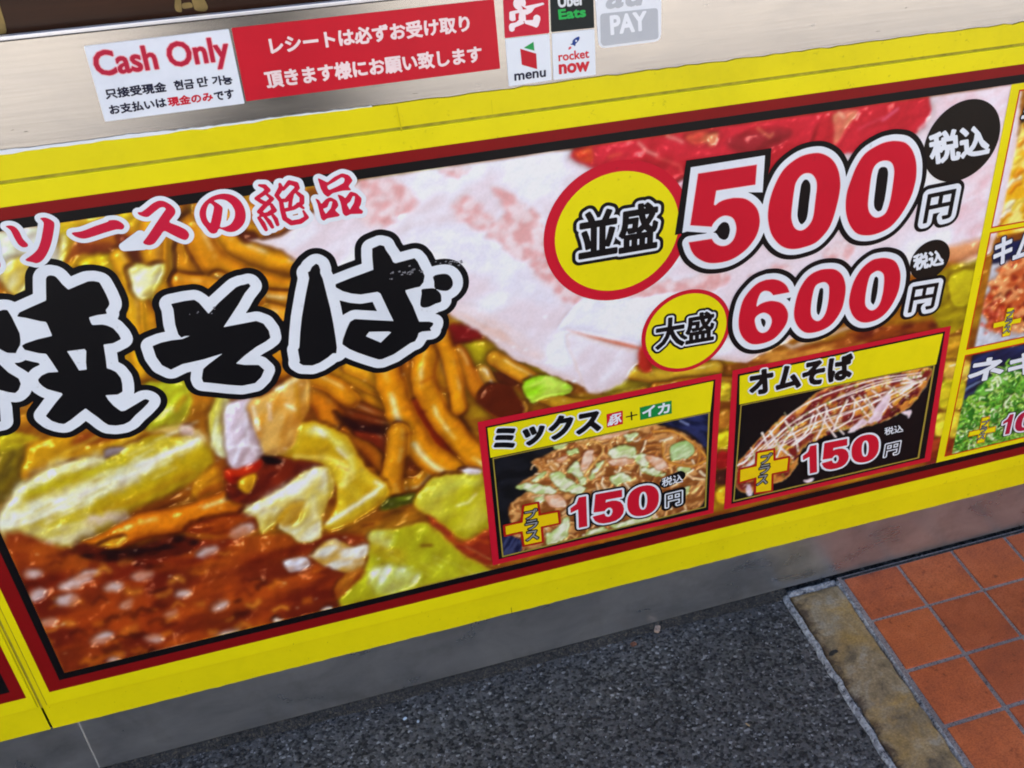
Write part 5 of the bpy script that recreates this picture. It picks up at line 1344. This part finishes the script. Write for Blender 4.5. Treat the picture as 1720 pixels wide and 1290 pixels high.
P.obj('lettering', col); P = Print()
t = T('キムチ', *SU([(222, 1090), (560, 1020), (250, 935)])); P.outline(t, [(.0036, ink((24, 30, 66)), 8), (.0016, M_WHT, 9)], .0004)
P.obj('lettering', col); P = Print()
t = T('ネギ', *SC_([(250, 645), (740, 565), (285, 490)])); P.outline(t, [(.0032, ink((24, 30, 66)), 8), (.0020, M_WHT, 9)], .0004)
P.obj('lettering', col); P = Print()
for A_, B_, C_, p_ in (((640, 300), (900, 240), (650, 150), [(516, 140), (566, 132), (556, 215), (615, 200), (610, 238), (548, 250), (536, 325), (480, 335), (488, 262), (420, 278), (424, 240), (498, 222)]),
                       ((470, 1000), (830, 925), (500, 865), [(348, 880), (402, 870), (390, 950), (444, 936), (436, 975), (376, 985), (362, 1045), (312, 1055), (322, 995), (252, 1010), (262, 975), (330, 958)])):
    d = digits('150' if A_[0] == 640 else '100', *[SC_([q])[0] for q in (A_, B_, C_)])
    P.outline(d, [(.0045, M_BLK, 13), (.0030, M_WHT, 14), (0., ink((178, 24, 60)), 15)], .0004)
    P.outline([segs(WP(SC_(p_)))], [(.0003, ink((214, 120, 20)), 11), (-.0010, M_YEL, 12)], .0004)
    a = p_[0]; b = p_[6]; t = vert('プラス', SC_([((p_[0][0] + p_[1][0]) / 2, p_[0][1] + 14)])[0], SC_([((p_[6][0] + p_[7][0]) / 2, p_[6][1] - 14)])[0], 11)
    P.outline(t, [(.0012, M_BLK, 14), (.0002, ink((150, 150, 152), False), 15)], .0003); P.obj('price_lettering', col); P = Print()

# ------------------------------------------------------------------ stickers on the steel band
def sticker(name, loop, mat, label, y0=.0002, th=.0005, r=.0012):
    l = round_corners(WP(loop), r, 3)
    if area(l) < 0: l = l[::-1]
    n = len(l); v = [(p[0], -y0 - th, p[1]) for p in l] + [(p[0], -y0, p[1]) for p in l]
    f = [tuple(range(n))] + [(i, n + i, n + (i + 1) % n, (i + 1) % n) for i in range(n)]
    me = bpy.data.meshes.new('backing'); me.from_pydata(v, [], f)
    c = l.mean(0); e = empty(name, (c[0], -y0, c[1]), label, 'sticker')
    link('backing', me, mat, e); return e


SB = .0009
Z1_ = zf(0, 0, 3.909); Z2_ = zf(400, 0, 3.739); Z7 = zf(840, 0, 6.143)
e = sticker('cash_sticker', Z1_([(550, 303), (1502, 190), (1606, 678), (690, 797)]), ink((232, 238, 248), False), 'white sticker with red Cash Only heading above two lines of small writing')
P = Print(SB); t = T('Cash Only', (167.2, 139.6), (388.5, 112), (153.3, 87)); P.outline(t, [(.0016, ink((244, 178, 188), False), 1), (.0008, ink((192, 30, 62), False), 2)], .0003); P.obj('heading_lettering', e)
P = Print(SB); nv = ink((28, 32, 58), False)
for s, q, m in (('只接受現金', [(700, 648), (1095, 598), (685, 585)], nv), ('현금', [(1150, 590), (1275, 575), (1140, 530)], nv), ('만', [(1302, 570), (1368, 560), (1292, 510)], nv), ('가능', [(1400, 558), (1528, 550), (1388, 500)], nv),
                ('お支払いは', [(728, 750), (1095, 698), (712, 690)], nv), ('現金のみ', [(1110, 698), (1400, 658), (1097, 640)], ink((206, 24, 52), False)), ('です', [(1415, 660), (1540, 640), (1402, 602)], nv)):
    P.outline(T(s, *Z1_(q)), [(.0004, m, 1)], .0003)
P.obj('small_lettering', e)
e = sticker('receipt_sticker', [(388.6, 47), (829.3, -1.5), (840, 115), (413.4, 169.8)], ink((206, 26, 46), False), 'long red sticker with two lines of white Japanese writing beside the Cash Only sticker')
P = Print(SB); M_RW = ink((250, 226, 226), False)
P.outline(T('レシートは必ずお受け取り', (456.2, 90.5), (788.5, 51.5), (451, 63)), [(.0007, M_RW, 1)], .00035)
P.outline(T('頂きます様にお願い致します', (449.5, 147.5), (809.2, 103), (443.5, 120)), [(.0007, M_RW, 1)], .00035)
P.obj('lettering', e)

e = sticker('delivery_sticker', [(844.2, -18), (920, -27), (922.6, 55.2), (847.8, 63.8)], ink((206, 34, 60), False), 'red square sticker with a white running figure left of the dark lettered sticker')
P = Print(SB)
body = [segs(disc((*W(840 + 198 / 6.143, 30 / 6.143), .0066), None, 20))] + [segs(round_corners(WP(Z7(q)), .0012)) for q in (
    [(205, 85), (255, 95), (262, 205), (215, 225), (188, 190)], [(205, 95), (215, 125), (150, 135), (158, 205), (120, 215), (95, 200), (95, 120), (130, 112)], [(235, 55), (262, 62), (440, 25), (455, 40), (350, 78), (325, 120), (270, 150), (225, 110)],
    [(200, 195), (250, 235), (190, 262), (145, 280), (146, 308), (120, 325), (95, 312), (90, 262), (105, 240), (160, 232)], [(245, 195), (262, 208), (340, 205), (345, 165), (375, 148), (408, 165), (412, 195), (390, 268), (372, 282), (335, 265), (255, 240)])]
P.outline(body, [(.0002, ink((250, 236, 240), False), 1)], .0004)
P.poly(WP(Z7([(215, 55), (275, 92), (235, 95)])), ink((206, 34, 60), False), 2); P.obj('running_figure', e)
e = sticker('delivery_sticker', [(923.2, -28), (995.5, -37), (998, 46.4), (925.8, 53.8)], ink((24, 34, 36), False), 'dark square sticker with white and green lettering beside the running figure sticker')
P = Print(SB); P.outline(T('Uber', (938, 12), (981, 7), (936.5, -8)), [(.0006, ink((226, 230, 232), False), 1)], .0003)
P.outline(T('Eats', (939.3, 31.8), (983.3, 27), (937.7, 16.4)), [(.0006, ink((40, 182, 84), False), 1)], .0003); P.obj('lettering', e)
e = sticker('delivery_sticker', [(848.4, 65.2), (922.6, 57), (926.5, 134.3), (854.6, 144.9)], ink((234, 240, 248), False), 'white square sticker with a red and green door mark and the word menu')
P = Print(SB); P.poly(WP(Z7([(205, 500), (370, 550), (380, 710), (222, 665)])), ink((198, 28, 46), False), 1); P.poly(WP(Z7([(243, 490), (342, 428), (352, 520)])), ink((44, 160, 84), False), 1)
P.outline(T('menu', *Z7([(150, 828), (467, 786), (147, 762)])), [(.0004, nv, 1)], .0003); P.obj('door_mark', e)
e = sticker('delivery_sticker', [(926.6, 56.4), (998.3, 48.6), (1000.5, 125.3), (929.4, 134)], ink((234, 240, 248), False), 'white square sticker with a blue rocket above two words in red')
P = Print(SB); P.poly(smooth(WP(Z7([(815, 375), (812, 410), (778, 450), (772, 474), (752, 462), (722, 456), (742, 442), (748, 412), (780, 386)])), 3), ink((24, 62, 140), False), 1)
P.poly(smooth(WP(Z7([(722, 476), (734, 488), (722, 504), (704, 508), (706, 488)])), 3), ink((222, 90, 100), False), 1); P.poly(disc((*W(840 + 782 / 6.143, 418 / 6.143), .0011), None, 12), ink((234, 240, 248), False), 2)
P.outline(T('rocket', *Z7([(605, 628), (915, 592), (598, 540)])), [(.0003, ink((214, 44, 58), False), 1)], .00025)
P.outline(T('now', *Z7([(612, 758), (915, 724), (608, 668)])), [(.0008, ink((214, 44, 58), False), 1)], .0003); P.obj('rocket_mark', e)
e = sticker('payment_sticker', [(996, -52), (1111, -66), (1110, 68.5), (1005.5, 81.5)], ink((240, 244, 250), False), 'rounded white and grey payment sticker beside the four square delivery stickers', r=.008)
P = Print(SB); gr = ink((192, 196, 202), False)
P.poly(round_corners(WP(Z7([(1030, 140), (1624, 78), (1632, 398), (1062, 472), (1036, 440)])), .004, 4), gr, 1); P.outline(T('PAY', *Z7([(1146, 350), (1505, 300), (1135, 165)])), [(.0010, ink((244, 247, 252), False), 2)], .0004)
t = fit([text_segs('au', .25)], *Z7([(1100, 82), (1492, 40), (1095, -110)])); P.outline(t, [(.0012, gr, 1)], .0004); P.obj('lettering', e)

# ------------------------------------------------------------------ ground: asphalt, kerb, tiles
def sheet(name, x0, x1, y0, y1, z, mat, parent=None, n=1, kind='structure'):
    v = [(x0, y0, z), (x1, y0, z), (x1, y1, z), (x0, y1, z)]
    me = bpy.data.meshes.new(name); me.from_pydata(v, [], [(0, 1, 2, 3)]); o = link(name, me, mat, parent)
    if parent is None: o['kind'] = kind
    return o


sheet('ground', -80, 80, -80, 80, -.012, M_ASPH)
nxg, nyg = 130, 90          # nearer asphalt with real unevenness
xs, ys = np.linspace(-1.6, .700, nxg), np.linspace(-1.7, .02, nyg); GXX, GYY = np.meshgrid(xs, ys)
hz = (vnoise(GXX * 26 + 40, GYY * 26 + 40, 5, 4) - .5) * .0034 + (vnoise(GXX * 4 + 9, GYY * 4 + 60, 6, 2) - .5) * .005 - .0035
hz -= np.clip((GYY + .035) / .04, 0, 1) * .003
hz = hz * np.clip((GYY + 1.7) / .1, 0, 1) - .0082 * (1 - np.clip((GYY + 1.7) / .1, 0, 1))
co = np.stack([GXX, GYY, hz], -1).reshape(-1, 3)
me = bpy.data.meshes.new('asphalt_road'); a_ = [(j * nxg + i, j * nxg + i + 1, (j + 1) * nxg + i + 1, (j + 1) * nxg + i) for j in range(nyg - 1) for i in range(nxg - 1)]
me.from_pydata(co.tolist(), [], a_); me.shade_smooth(); asph = link('asphalt_road', me, M_ASPH); asph['kind'] = 'structure'
M_PAVE = speck_mat('pale_paving', [(0, (.33, .305, .27)), (.6, (.405, .375, .335)), (1, (.50, .47, .43))], 160, .3)
sheet('pavement', -60, 60, -9.6, -1.95, -.008, M_PAVE)
# loose grit: real grains joined
gv, gf = [], []
rg = np.random.default_rng(21)
def grain(x, y, z, s):
    b = len(gv); a = rg.uniform(0, 6.28, 3)
    pts = np.array([(1, 0, 0), (-1, 0, 0), (0, 1, 0), (0, -1, 0), (0, 0, 1), (0, 0, -1)]) * rg.uniform(.6, 1.1, (6, 1)) * s
    c, s_ = math.cos(a[0]), math.sin(a[0]); pts = np.stack([pts[:, 0] * c - pts[:, 1] * s_, pts[:, 0] * s_ + pts[:, 1] * c, pts[:, 2] * .7], 1)
    gv.extend((pts + (x, y, z)).tolist()); gf.extend([(b + q, b + r, b + t) for q, r, t in ((0, 2, 4), (2, 1, 4), (1, 3, 4), (3, 0, 4), (2, 0, 5), (1, 2, 5), (3, 1, 5), (0, 3, 5))])
def ground_z(x, y):
    i = int(np.clip((x + 1.6) / 2.3 * (nxg - 1), 0, nxg - 1)); j = int(np.clip((y + 1.7) / 1.72 * (nyg - 1), 0, nyg - 1)); return hz[j, i]
def grit(name, n, mat, smin, smax, ylo=-1.0, near=.0):
    gv.clear(); gf.clear()
    for _ in range(n):
        x = rg.uniform(-.75, .66); y = -rg.uniform(.004, .7) if rg.random() > near else -abs(rg.normal(0, .02)) - .004
        s = rg.uniform(smin, smax); grain(x, y, ground_z(x, y) + s * .15, s)
    me = bpy.data.meshes.new(name); me.from_pydata(gv, [], gf); o = link(name, me, mat); return tag(o, kind='stuff')
tag(grit('pale_grit', 1300, simple_mat('pale_stone_chip', (.26, .27, .30), .6, 0, 200, .5), .0006, .0018), 'pale specks of stone scattered over the asphalt')
tag(grit('dark_grit', 3200, simple_mat('dark_stone_chip', (.022, .023, .03), .55, 0, 200, .5), .0009, .0030), 'dark stone grains worn out of the asphalt')
tag(grit('gutter_litter', 900, simple_mat('brown_crumbs', (.09, .065, .045), .8, 0, 300, .6), .0005, .0017, near=.85), 'brown crumbs gathered at the foot of the counter')
me = bpy.data.meshes.new('gutter'); vv, ff = [], []
nn = 120
for i in range(nn + 1):
    x = -1.6 + i * 2.28 / nn; w = .006 + .006 * vnoise(np.array([x * 9 + 30.]), np.array([3.]), 8, 3)[0]
    vv += [(x, .004, .006), (x, -.0008, .0035), (x, -w, .0002 + rg.normal(0, .0003)), (x, -w - .004, -.0045)]
for i in range(nn): ff += [(i * 4 + k, i * 4 + k + 1, i * 4 + k + 5, i * 4 + k + 4) for k in range(3)]
me.from_pydata(vv, [], ff); me.shade_smooth(); o = link('gutter_joint', me, M_DIRT); o['kind'] = 'structure'

kerb = empty('kerb', (.72, -.8, 0), kind='structure')
KX0, KX1 = .671, .775
def slab(name, x0, x1, y0, y1, top, mat, parent, amp=.0006, step=.012, seed=0, edge=.004, bottom=-.02):
    xs = np.linspace(x0, x1, max(4, int((x1 - x0) / step) + 2)); ys = np.linspace(y0, y1, max(4, int((y1 - y0) / step) + 2))
    A, B_ = np.meshgrid(xs, ys); r = np.random.default_rng(seed)
    Zz = top + (vnoise(A * 60 + seed, B_ * 60 + 9, seed, 4) - .5) * amp * 2
    d = np.minimum(np.minimum(A - x0, x1 - A), np.minimum(B_ - y0, y1 - B_)); Zz = Zz - edge * np.clip(1 - d / .004, 0, 1) ** 2
    jx = (vnoise(B_ * 40 + 3, A * 0 + seed, seed + 1, 3) - .5) * .007; A = A + jx * (np.abs(A - x0) < 1e-6) + jx * (np.abs(A - x1) < 1e-6)
    v = np.stack([A, B_, Zz], -1).reshape(-1, 3).tolist(); m, n = len(ys), len(xs)
    f = [(j * n + i, j * n + i + 1, (j + 1) * n + i + 1, (j + 1) * n + i) for j in range(m - 1) for i in range(n - 1)]
    ring = [i for i in range(n)] + [j * n + n - 1 for j in range(1, m)] + [(m - 1) * n + i for i in range(n - 2, -1, -1)] + [j * n for j in range(m - 2, 0, -1)]
    b = len(v); v += [(v[k][0], v[k][1], bottom) for k in ring]; L = len(ring)
    f += [(ring[(i + 1) % L], ring[i], b + i, b + (i + 1) % L) for i in range(L)]
    me = bpy.data.meshes.new(name); me.from_pydata(v, [], f); me.shade_smooth(); return link(name, me, mat, parent)
slab('kerb_stone', KX0 + .009, KX1 - .006, -1.9, -.016, .0015, M_KERB, kerb, .0012, .006, 4)
slab('mortar_edge', KX0 - .002, KX0 + .0085, -1.9, -.010, .0030, M_MORTAR, kerb, .0016, .005, 5)
slab('mortar_edge', KX1 - .0055, KX1 + .002, -1.9, -.006, .0005, M_MORTAR, kerb, .0010, .005, 6)
slab('mortar_patch', KX0 + .009, KX1 - .006, -.0155, -.002, .0015, M_MORTAR, kerb, .0018, .005, 7)
P = Print(0); _st = WP  # the black curved smear is a thin smudge lying on the stone
sx_, sy_ = KX0 + .014, -.150
sm = smooth([(sx_, sy_), (sx_ + .006, sy_ + .0035), (sx_ + .013, sy_ + .003), (sx_ + .015, sy_ - .001), (sx_ + .009, sy_ - .002), (sx_ + .004, sy_ - .0045), (sx_ - .001, sy_ - .003)], 4)
me = bpy.data.meshes.new('smear'); k_ = len(sm); me.from_pydata([(p[0], p[1], .0034) for p in sm] + [(p[0], p[1], .0010) for p in sm], [], [tuple(range(k_))] + [(i, k_ + i, k_ + (i + 1) % k_, (i + 1) % k_) for i in range(k_)])
link('smear', me, simple_mat('black_rubber_stain', (.015, .013, .012), .7), kerb)

floor = empty('tiled_floor', (1.4, -.8, 0), kind='structure')
TX, TY, PTX, PTY = .8863, -.1080, .1055, .1115
NTX, NTY = 13, 14
box('grout', KX1 + .0005, TX + PTX * (NTX - 1) + .01, -.108 - PTY * (NTY - 1), -.001, -.03, -.0014, M_GROUT, floor)
tmesh = None
def tile_mesh(w, d, seed):
    bm = bmesh.new(); bmesh.ops.create_cube(bm, size=1)
    for v in bm.verts: v.co = Vector((v.co.x * w, v.co.y * d, v.co.z * .012))
    bmesh.ops.bevel(bm, geom=[e for e in bm.edges if (e.verts[0].co.z > 0 and e.verts[1].co.z > 0)] + [e for e in bm.edges if abs(e.verts[0].co.z - e.verts[1].co.z) > .001], offset=.0016, segments=2, affect='EDGES', profile=.6)
    me = bpy.data.meshes.new('tile'); bm.to_mesh(me); bm.free(); me.materials.append(M_TILE); return me
full = tile_mesh(PTX - .0066, PTY - .0072, 0); fr = tile_mesh(PTX - .0066, .108 - .0120, 1)
for i in range(NTX):
    for j in range(NTY):
        cx = TX + (i - .5) * PTX; cy = TY - (j - .5) * PTY if j else (-.108 - .0062) / 2 - .001
        o = bpy.data.objects.new('tile', fr if j == 0 else full); COL.objects.link(o); o.parent = floor; o.matrix_parent_inverse = Matrix.Translation(-floor.location)
        o.location = (cx + rg.normal(0, .0004), cy + rg.normal(0, .0004), -.0056 + rg.normal(0, .0003)); o.rotation_euler = (rg.normal(0, .002), rg.normal(0, .002), rg.normal(0, .003))
slab('mortar_strip', KX1 + .003, 2.15, -.0105, -.001, -.0002, M_DIRT, floor, .0008, .006, 12)


# ---- litter
def on_ground(px, py, z=0):
    v = np.array([(px - PCX) / FPX, (py - PCY) / FPX, 1.]); r = RC.T @ v; t = (CH - z) / r[1]
    return r[0] * t, r[2] * t - CD
def lump(name, px, py, sx, sy, sz, rz, mat, label, cat, seed):
    x, y = on_ground(px, py); r = np.random.default_rng(seed); bm = bmesh.new(); bmesh.ops.create_icosphere(bm, subdivisions=2, radius=1)
    for v in bm.verts:
        c = np.array(v.co); c = np.sign(c) * np.abs(c) ** .6; c *= 1 + r.normal(0, .07)
        v.co = Vector((c[0] * sx, c[1] * sy, c[2] * sz))
    me = bpy.data.meshes.new(name); bm.to_mesh(me); bm.free(); o = link(name, me, mat); o.location = (x, y, ground_z(x, y) + sz * .8); o.rotation_euler = (.15, .1, rz)
    return tag(o, label, cat)
lump('broken_tile_chip', 1104, 1057, .0085, .0048, .0035, 1.0, simple_mat('chipped_brick', (.34, .24, .18), .8, 0, 260, .55), 'small pale brown chip lying on the asphalt at the foot of the steel', 'stone chip', 1)
lump('dry_leaf_crumb', 1064, 1081, .005, .004, .0016, .3, simple_mat('rust_leaf', (.16, .06, .03), .8, 0, 300, .5), 'tiny rust brown leaf crumb left of the pale chip', 'leaf', 2)
lump('paper_scrap', 680, 1205, .0032, .0018, .0008, .5, simple_mat('blue_white_paper', (.5, .6, .72), .7), 'tiny bluish paper scrap on the asphalt, left one of two', 'paper scrap', 3)
lump('paper_scrap', 702, 1210, .0026, .0018, .0008, 1.2, simple_mat('blue_white_paper_two', (.45, .52, .6), .7), 'tiny greyish paper scrap on the asphalt, right one of two', 'paper scrap', 4)
lump('splinter', 1701 / 1720 * 1270, 1216, .0045, .0009, .0008, 2.0, simple_mat('straw', (.45, .3, .14), .7), 'thin straw coloured splinter on the asphalt left of the kerb', 'splinter', 5)

# ------------------------------------------------------------------ what stands around: shop body, street, person with the telephone
M_WALLP = simple_mat('cream_render', (.55, .5, .42), .85, 0, 6, .12)
shop = empty('shop_building', (0, 1.5, 0), 'narrow takeaway shop body with flat awning roof above the steel counter', 'building')
box('side_wall', -3.2, -2.62, -.02, 3.2, 0, 2.9, M_WALLP, shop); box('side_wall', 3.22, 3.8, -.02, 3.2, 0, 2.9, M_WALLP, shop)
box('back_wall', -3.2, 3.8, 3.0, 3.2, 0, 2.9, simple_mat('dim_back_wall', (.12, .1, .09)), shop)
box('lintel', -2.619, 3.219, .0, .2, 2.15, 2.9, simple_mat('dark_lintel', (.08, .05, .04)), shop)
box('roof', -3.3, 3.9, -.12, 3.3, 2.901, 3.15, simple_mat('roof_sheet', (.3, .3, .3)), shop)
across = empty('street_building', (0, -11, 0), 'cream rendered building across the street with dark windows', 'building')
box('wall', -14, 14, -13, -10, 0, 8, simple_mat('sunlit_cream_wall', (.62, .55, .45), .85, 0, 2, .1), across)
M_GLASS = pmat('dark_window_glass', (.03, .035, .04), .08, 0, .6)[0]; M_FR = simple_mat('window_frame_paint', (.4, .4, .42))
for k in range(7):
    for z in (1.0, 4.4):
        x = -12 + k * 3.7; w_ = box('window', x, x + 1.9, -10.02, -9.97, z, z + 1.8, M_FR, across, .01); g = box('pane', x + .1, x + 1.8, -9.969, -9.96, z + .1, z + 1.7, M_GLASS, w_)
        g.matrix_parent_inverse = Matrix.Identity(4)
CANVAS = None

# the person taking the picture: seen only as the grey reflection in the steel band
M_SKIN = simple_mat('skin', (.52, .33, .24), .55, 0, 40, .06, .1); M_COAT = simple_mat('slate_grey_cloth', (.085, .095, .12), .9, 0, 120, .15); M_TRS = simple_mat('dark_trousers', (.05, .055, .07), .9); M_HAIR = simple_mat('black_hair', (.02, .016, .014), .5)
per = empty('person', (.07, -1.66, 0), 'person in a long slate grey coat holding up a telephone before the counter', 'person')
def skin_mesh(name, verts, edges, radii, mat, parent, root=0, sub=2):
    me = bpy.data.meshes.new(name); me.from_pydata(verts, edges, []); o = link(name, me, mat, parent)
    md = o.modifiers.new('skin', 'SKIN'); md.use_smooth_shade = True
    if not me.skin_vertices: me.skin_vertices.new()
    for i, r in enumerate(radii): me.skin_vertices[0].data[i].radius = (r if np.isscalar(r) else r[0], r if np.isscalar(r) else r[1])
    me.skin_vertices[0].data[root].use_root = True
    s = o.modifiers.new('sub', 'SUBSURF'); s.levels = s.render_levels = sub
    return o
X0, Y0 = .07, -1.66
hL, hR = Vector((-.085, -1.285, 1.335)), Vector((.075, -1.285, 1.325))
V = [(X0, Y0, .92), (X0, Y0, 1.08), (X0, Y0, 1.25), (X0, Y0, 1.40), (X0, Y0 + .01, 1.475), (X0, Y0 + .03, 1.56), (X0, Y0 + .035, 1.65)]
R_ = [(.15, .11), (.135, .10), (.15, .105), (.12, .09), (.055, .055), (.075, .085), (.07, .085)]
Ed = [(i, i + 1) for i in range(6)]
def chain(start, pts, rs):
    p = start
    for q, r in zip(pts, rs): V.append(tuple(q)); R_.append(r); Ed.append((p, len(V) - 1)); p = len(V) - 1
    return p
chain(5, [(X0, Y0 + .118, 1.602), (X0, Y0 + .132, 1.596)], [.014, .010])
for s in (-1, 1): chain(6, [(X0 + s * .076, Y0 + .02, 1.63), (X0 + s * .086, Y0 + .012, 1.638)], [.012, .016])
for s, h in ((-1, hL), (1, hR)):
    w = chain(3, [(X0 + s * .17, Y0, 1.40), (X0 + s * .22, Y0 + .05, 1.15), (h.x + s * .02, h.y - .07, h.z - .03), (h.x, h.y - .02, h.z)], [.055, .045, .030, (.026, .036)])
    for k in range(4): chain(w, [(h.x - s * .012, h.y + .008 + 0 * k, h.z + .03 - k * .018), (h.x - s * .034, h.y + .014, h.z + .034 - k * .018), (h.x - s * (.050 - .003 * k), h.y + .004, h.z + .034 - k * .018)], [.0088, .0080, .0068])
    chain(w, [(h.x - s * .004, h.y - .006, h.z + .045), (h.x - s * .022, h.y - .012, h.z + .058)], [.0100, .0085])
    chain(0, [(X0 + s * .085, Y0, .86), (X0 + s * .09, Y0 + .02, .48), (X0 + s * .09, Y0 - .01, .10), (X0 + s * .10, Y0 + .10, .035)], [.085, .058, .042, .034])
skin_mesh('body', V, Ed, R_, M_SKIN, per)
def loft(name, rings, mat, parent, n=28, cap=False):
    v, f = [], []
    for (cx, cy, z, rx, ry) in rings:
        for k in range(n):
            a = 2 * math.pi * k / n; fold = 1 + .03 * math.sin(a * 7 + z * 3) * (1 if z < .9 else .2)
            v.append((cx + rx * fold * math.cos(a), cy + ry * fold * math.sin(a), z))
    for i in range(len(rings) - 1):
        for k in range(n): f.append((i * n + k, i * n + (k + 1) % n, (i + 1) * n + (k + 1) % n, (i + 1) * n + k))
    me = bpy.data.meshes.new(name); me.from_pydata(v, [], f); me.shade_smooth(); o = link(name, me, mat, parent)
    m = o.modifiers.new('thick', 'SOLIDIFY'); m.thickness = .006; return o
loft('coat', [(X0, Y0, .24, .225, .17), (X0, Y0, .5, .215, .16), (X0, Y0, .9, .20, .145), (X0, Y0, 1.1, .178, .132), (X0, Y0, 1.28, .205, .138), (X0, Y0, 1.40, .215, .128), (X0, Y0, 1.455, .12, .09), (X0, Y0 + .005, 1.49, .072, .07)], M_COAT, per)
for s, h in ((-1, hL), (1, hR)):
    a, b, c = Vector((X0 + s * .15, Y0, 1.405)), Vector((X0 + s * .22, Y0 + .05, 1.15)), Vector((h.x + s * .018, h.y - .06, h.z - .025))
    skin_mesh('sleeve', [a, a.lerp(b, .5), b, b.lerp(c, .55), c], [(0, 1), (1, 2), (2, 3), (3, 4)], [.100, .080, .068, .056, .046], M_COAT, per)
    skin_mesh('trouser_leg', [(X0 + s * .088, Y0, .84), (X0 + s * .09, Y0 + .02, .48), (X0 + s * .09, Y0 - .008, .09)], [(0, 1), (1, 2)], [.10, .085, .078], M_TRS, per)
    skin_mesh('shoe', [(X0 + s * .09, Y0 - .03, .045), (X0 + s * .095, Y0 + .06, .042), (X0 + s * .10, Y0 + .17, .036)], [(0, 1), (1, 2)], [.045, .046, .036], M_HAIR, per)
bm = bmesh.new(); bmesh.ops.create_uvsphere(bm, u_segments=24, v_segments=16, radius=1)
for v in bm.verts: v.co = Vector((X0 + v.co.x * .088, Y0 + .018 + v.co.y * .100, 1.665 + v.co.z * .105))
bmesh.ops.delete(bm, geom=[v for v in bm.verts if v.co.y > Y0 + .055 and v.co.z < 1.70], context='VERTS')
me = bpy.data.meshes.new('hair'); bm.to_mesh(me); bm.free(); me.shade_smooth(); link('hair', me, M_HAIR, per)
for s in (-1, 1):
    bm = bmesh.new(); bmesh.ops.create_uvsphere(bm, u_segments=12, v_segments=8, radius=.011)
    for v in bm.verts: v.co += Vector((X0 + s * .03, Y0 + .112, 1.635))
    me = bpy.data.meshes.new('eye'); bm.to_mesh(me); bm.free(); link('eye', me, M_WHT, per)
_q = cam.matrix_world.to_3x3(); _c0 = Vector((0, -CD, CH)) + _q @ Vector((0, 0, .012))
bm = bmesh.new(); bmesh.ops.create_cube(bm, size=1)
for v in bm.verts: v.co = Vector((v.co.x * .155, v.co.y * .074, v.co.z * .008))
bmesh.ops.bevel(bm, geom=bm.edges[:], offset=.003, segments=2, affect='EDGES')
me = bpy.data.meshes.new('telephone'); bm.to_mesh(me); bm.free(); o = link('telephone', me, pmat('black_phone_glass', (.02, .02, .022), .2)[0]); o.matrix_world = Matrix.Translation(_c0) @ _q.to_4x4()
tag(o, 'dark telephone held up in both hands in front of the counter', 'telephone')
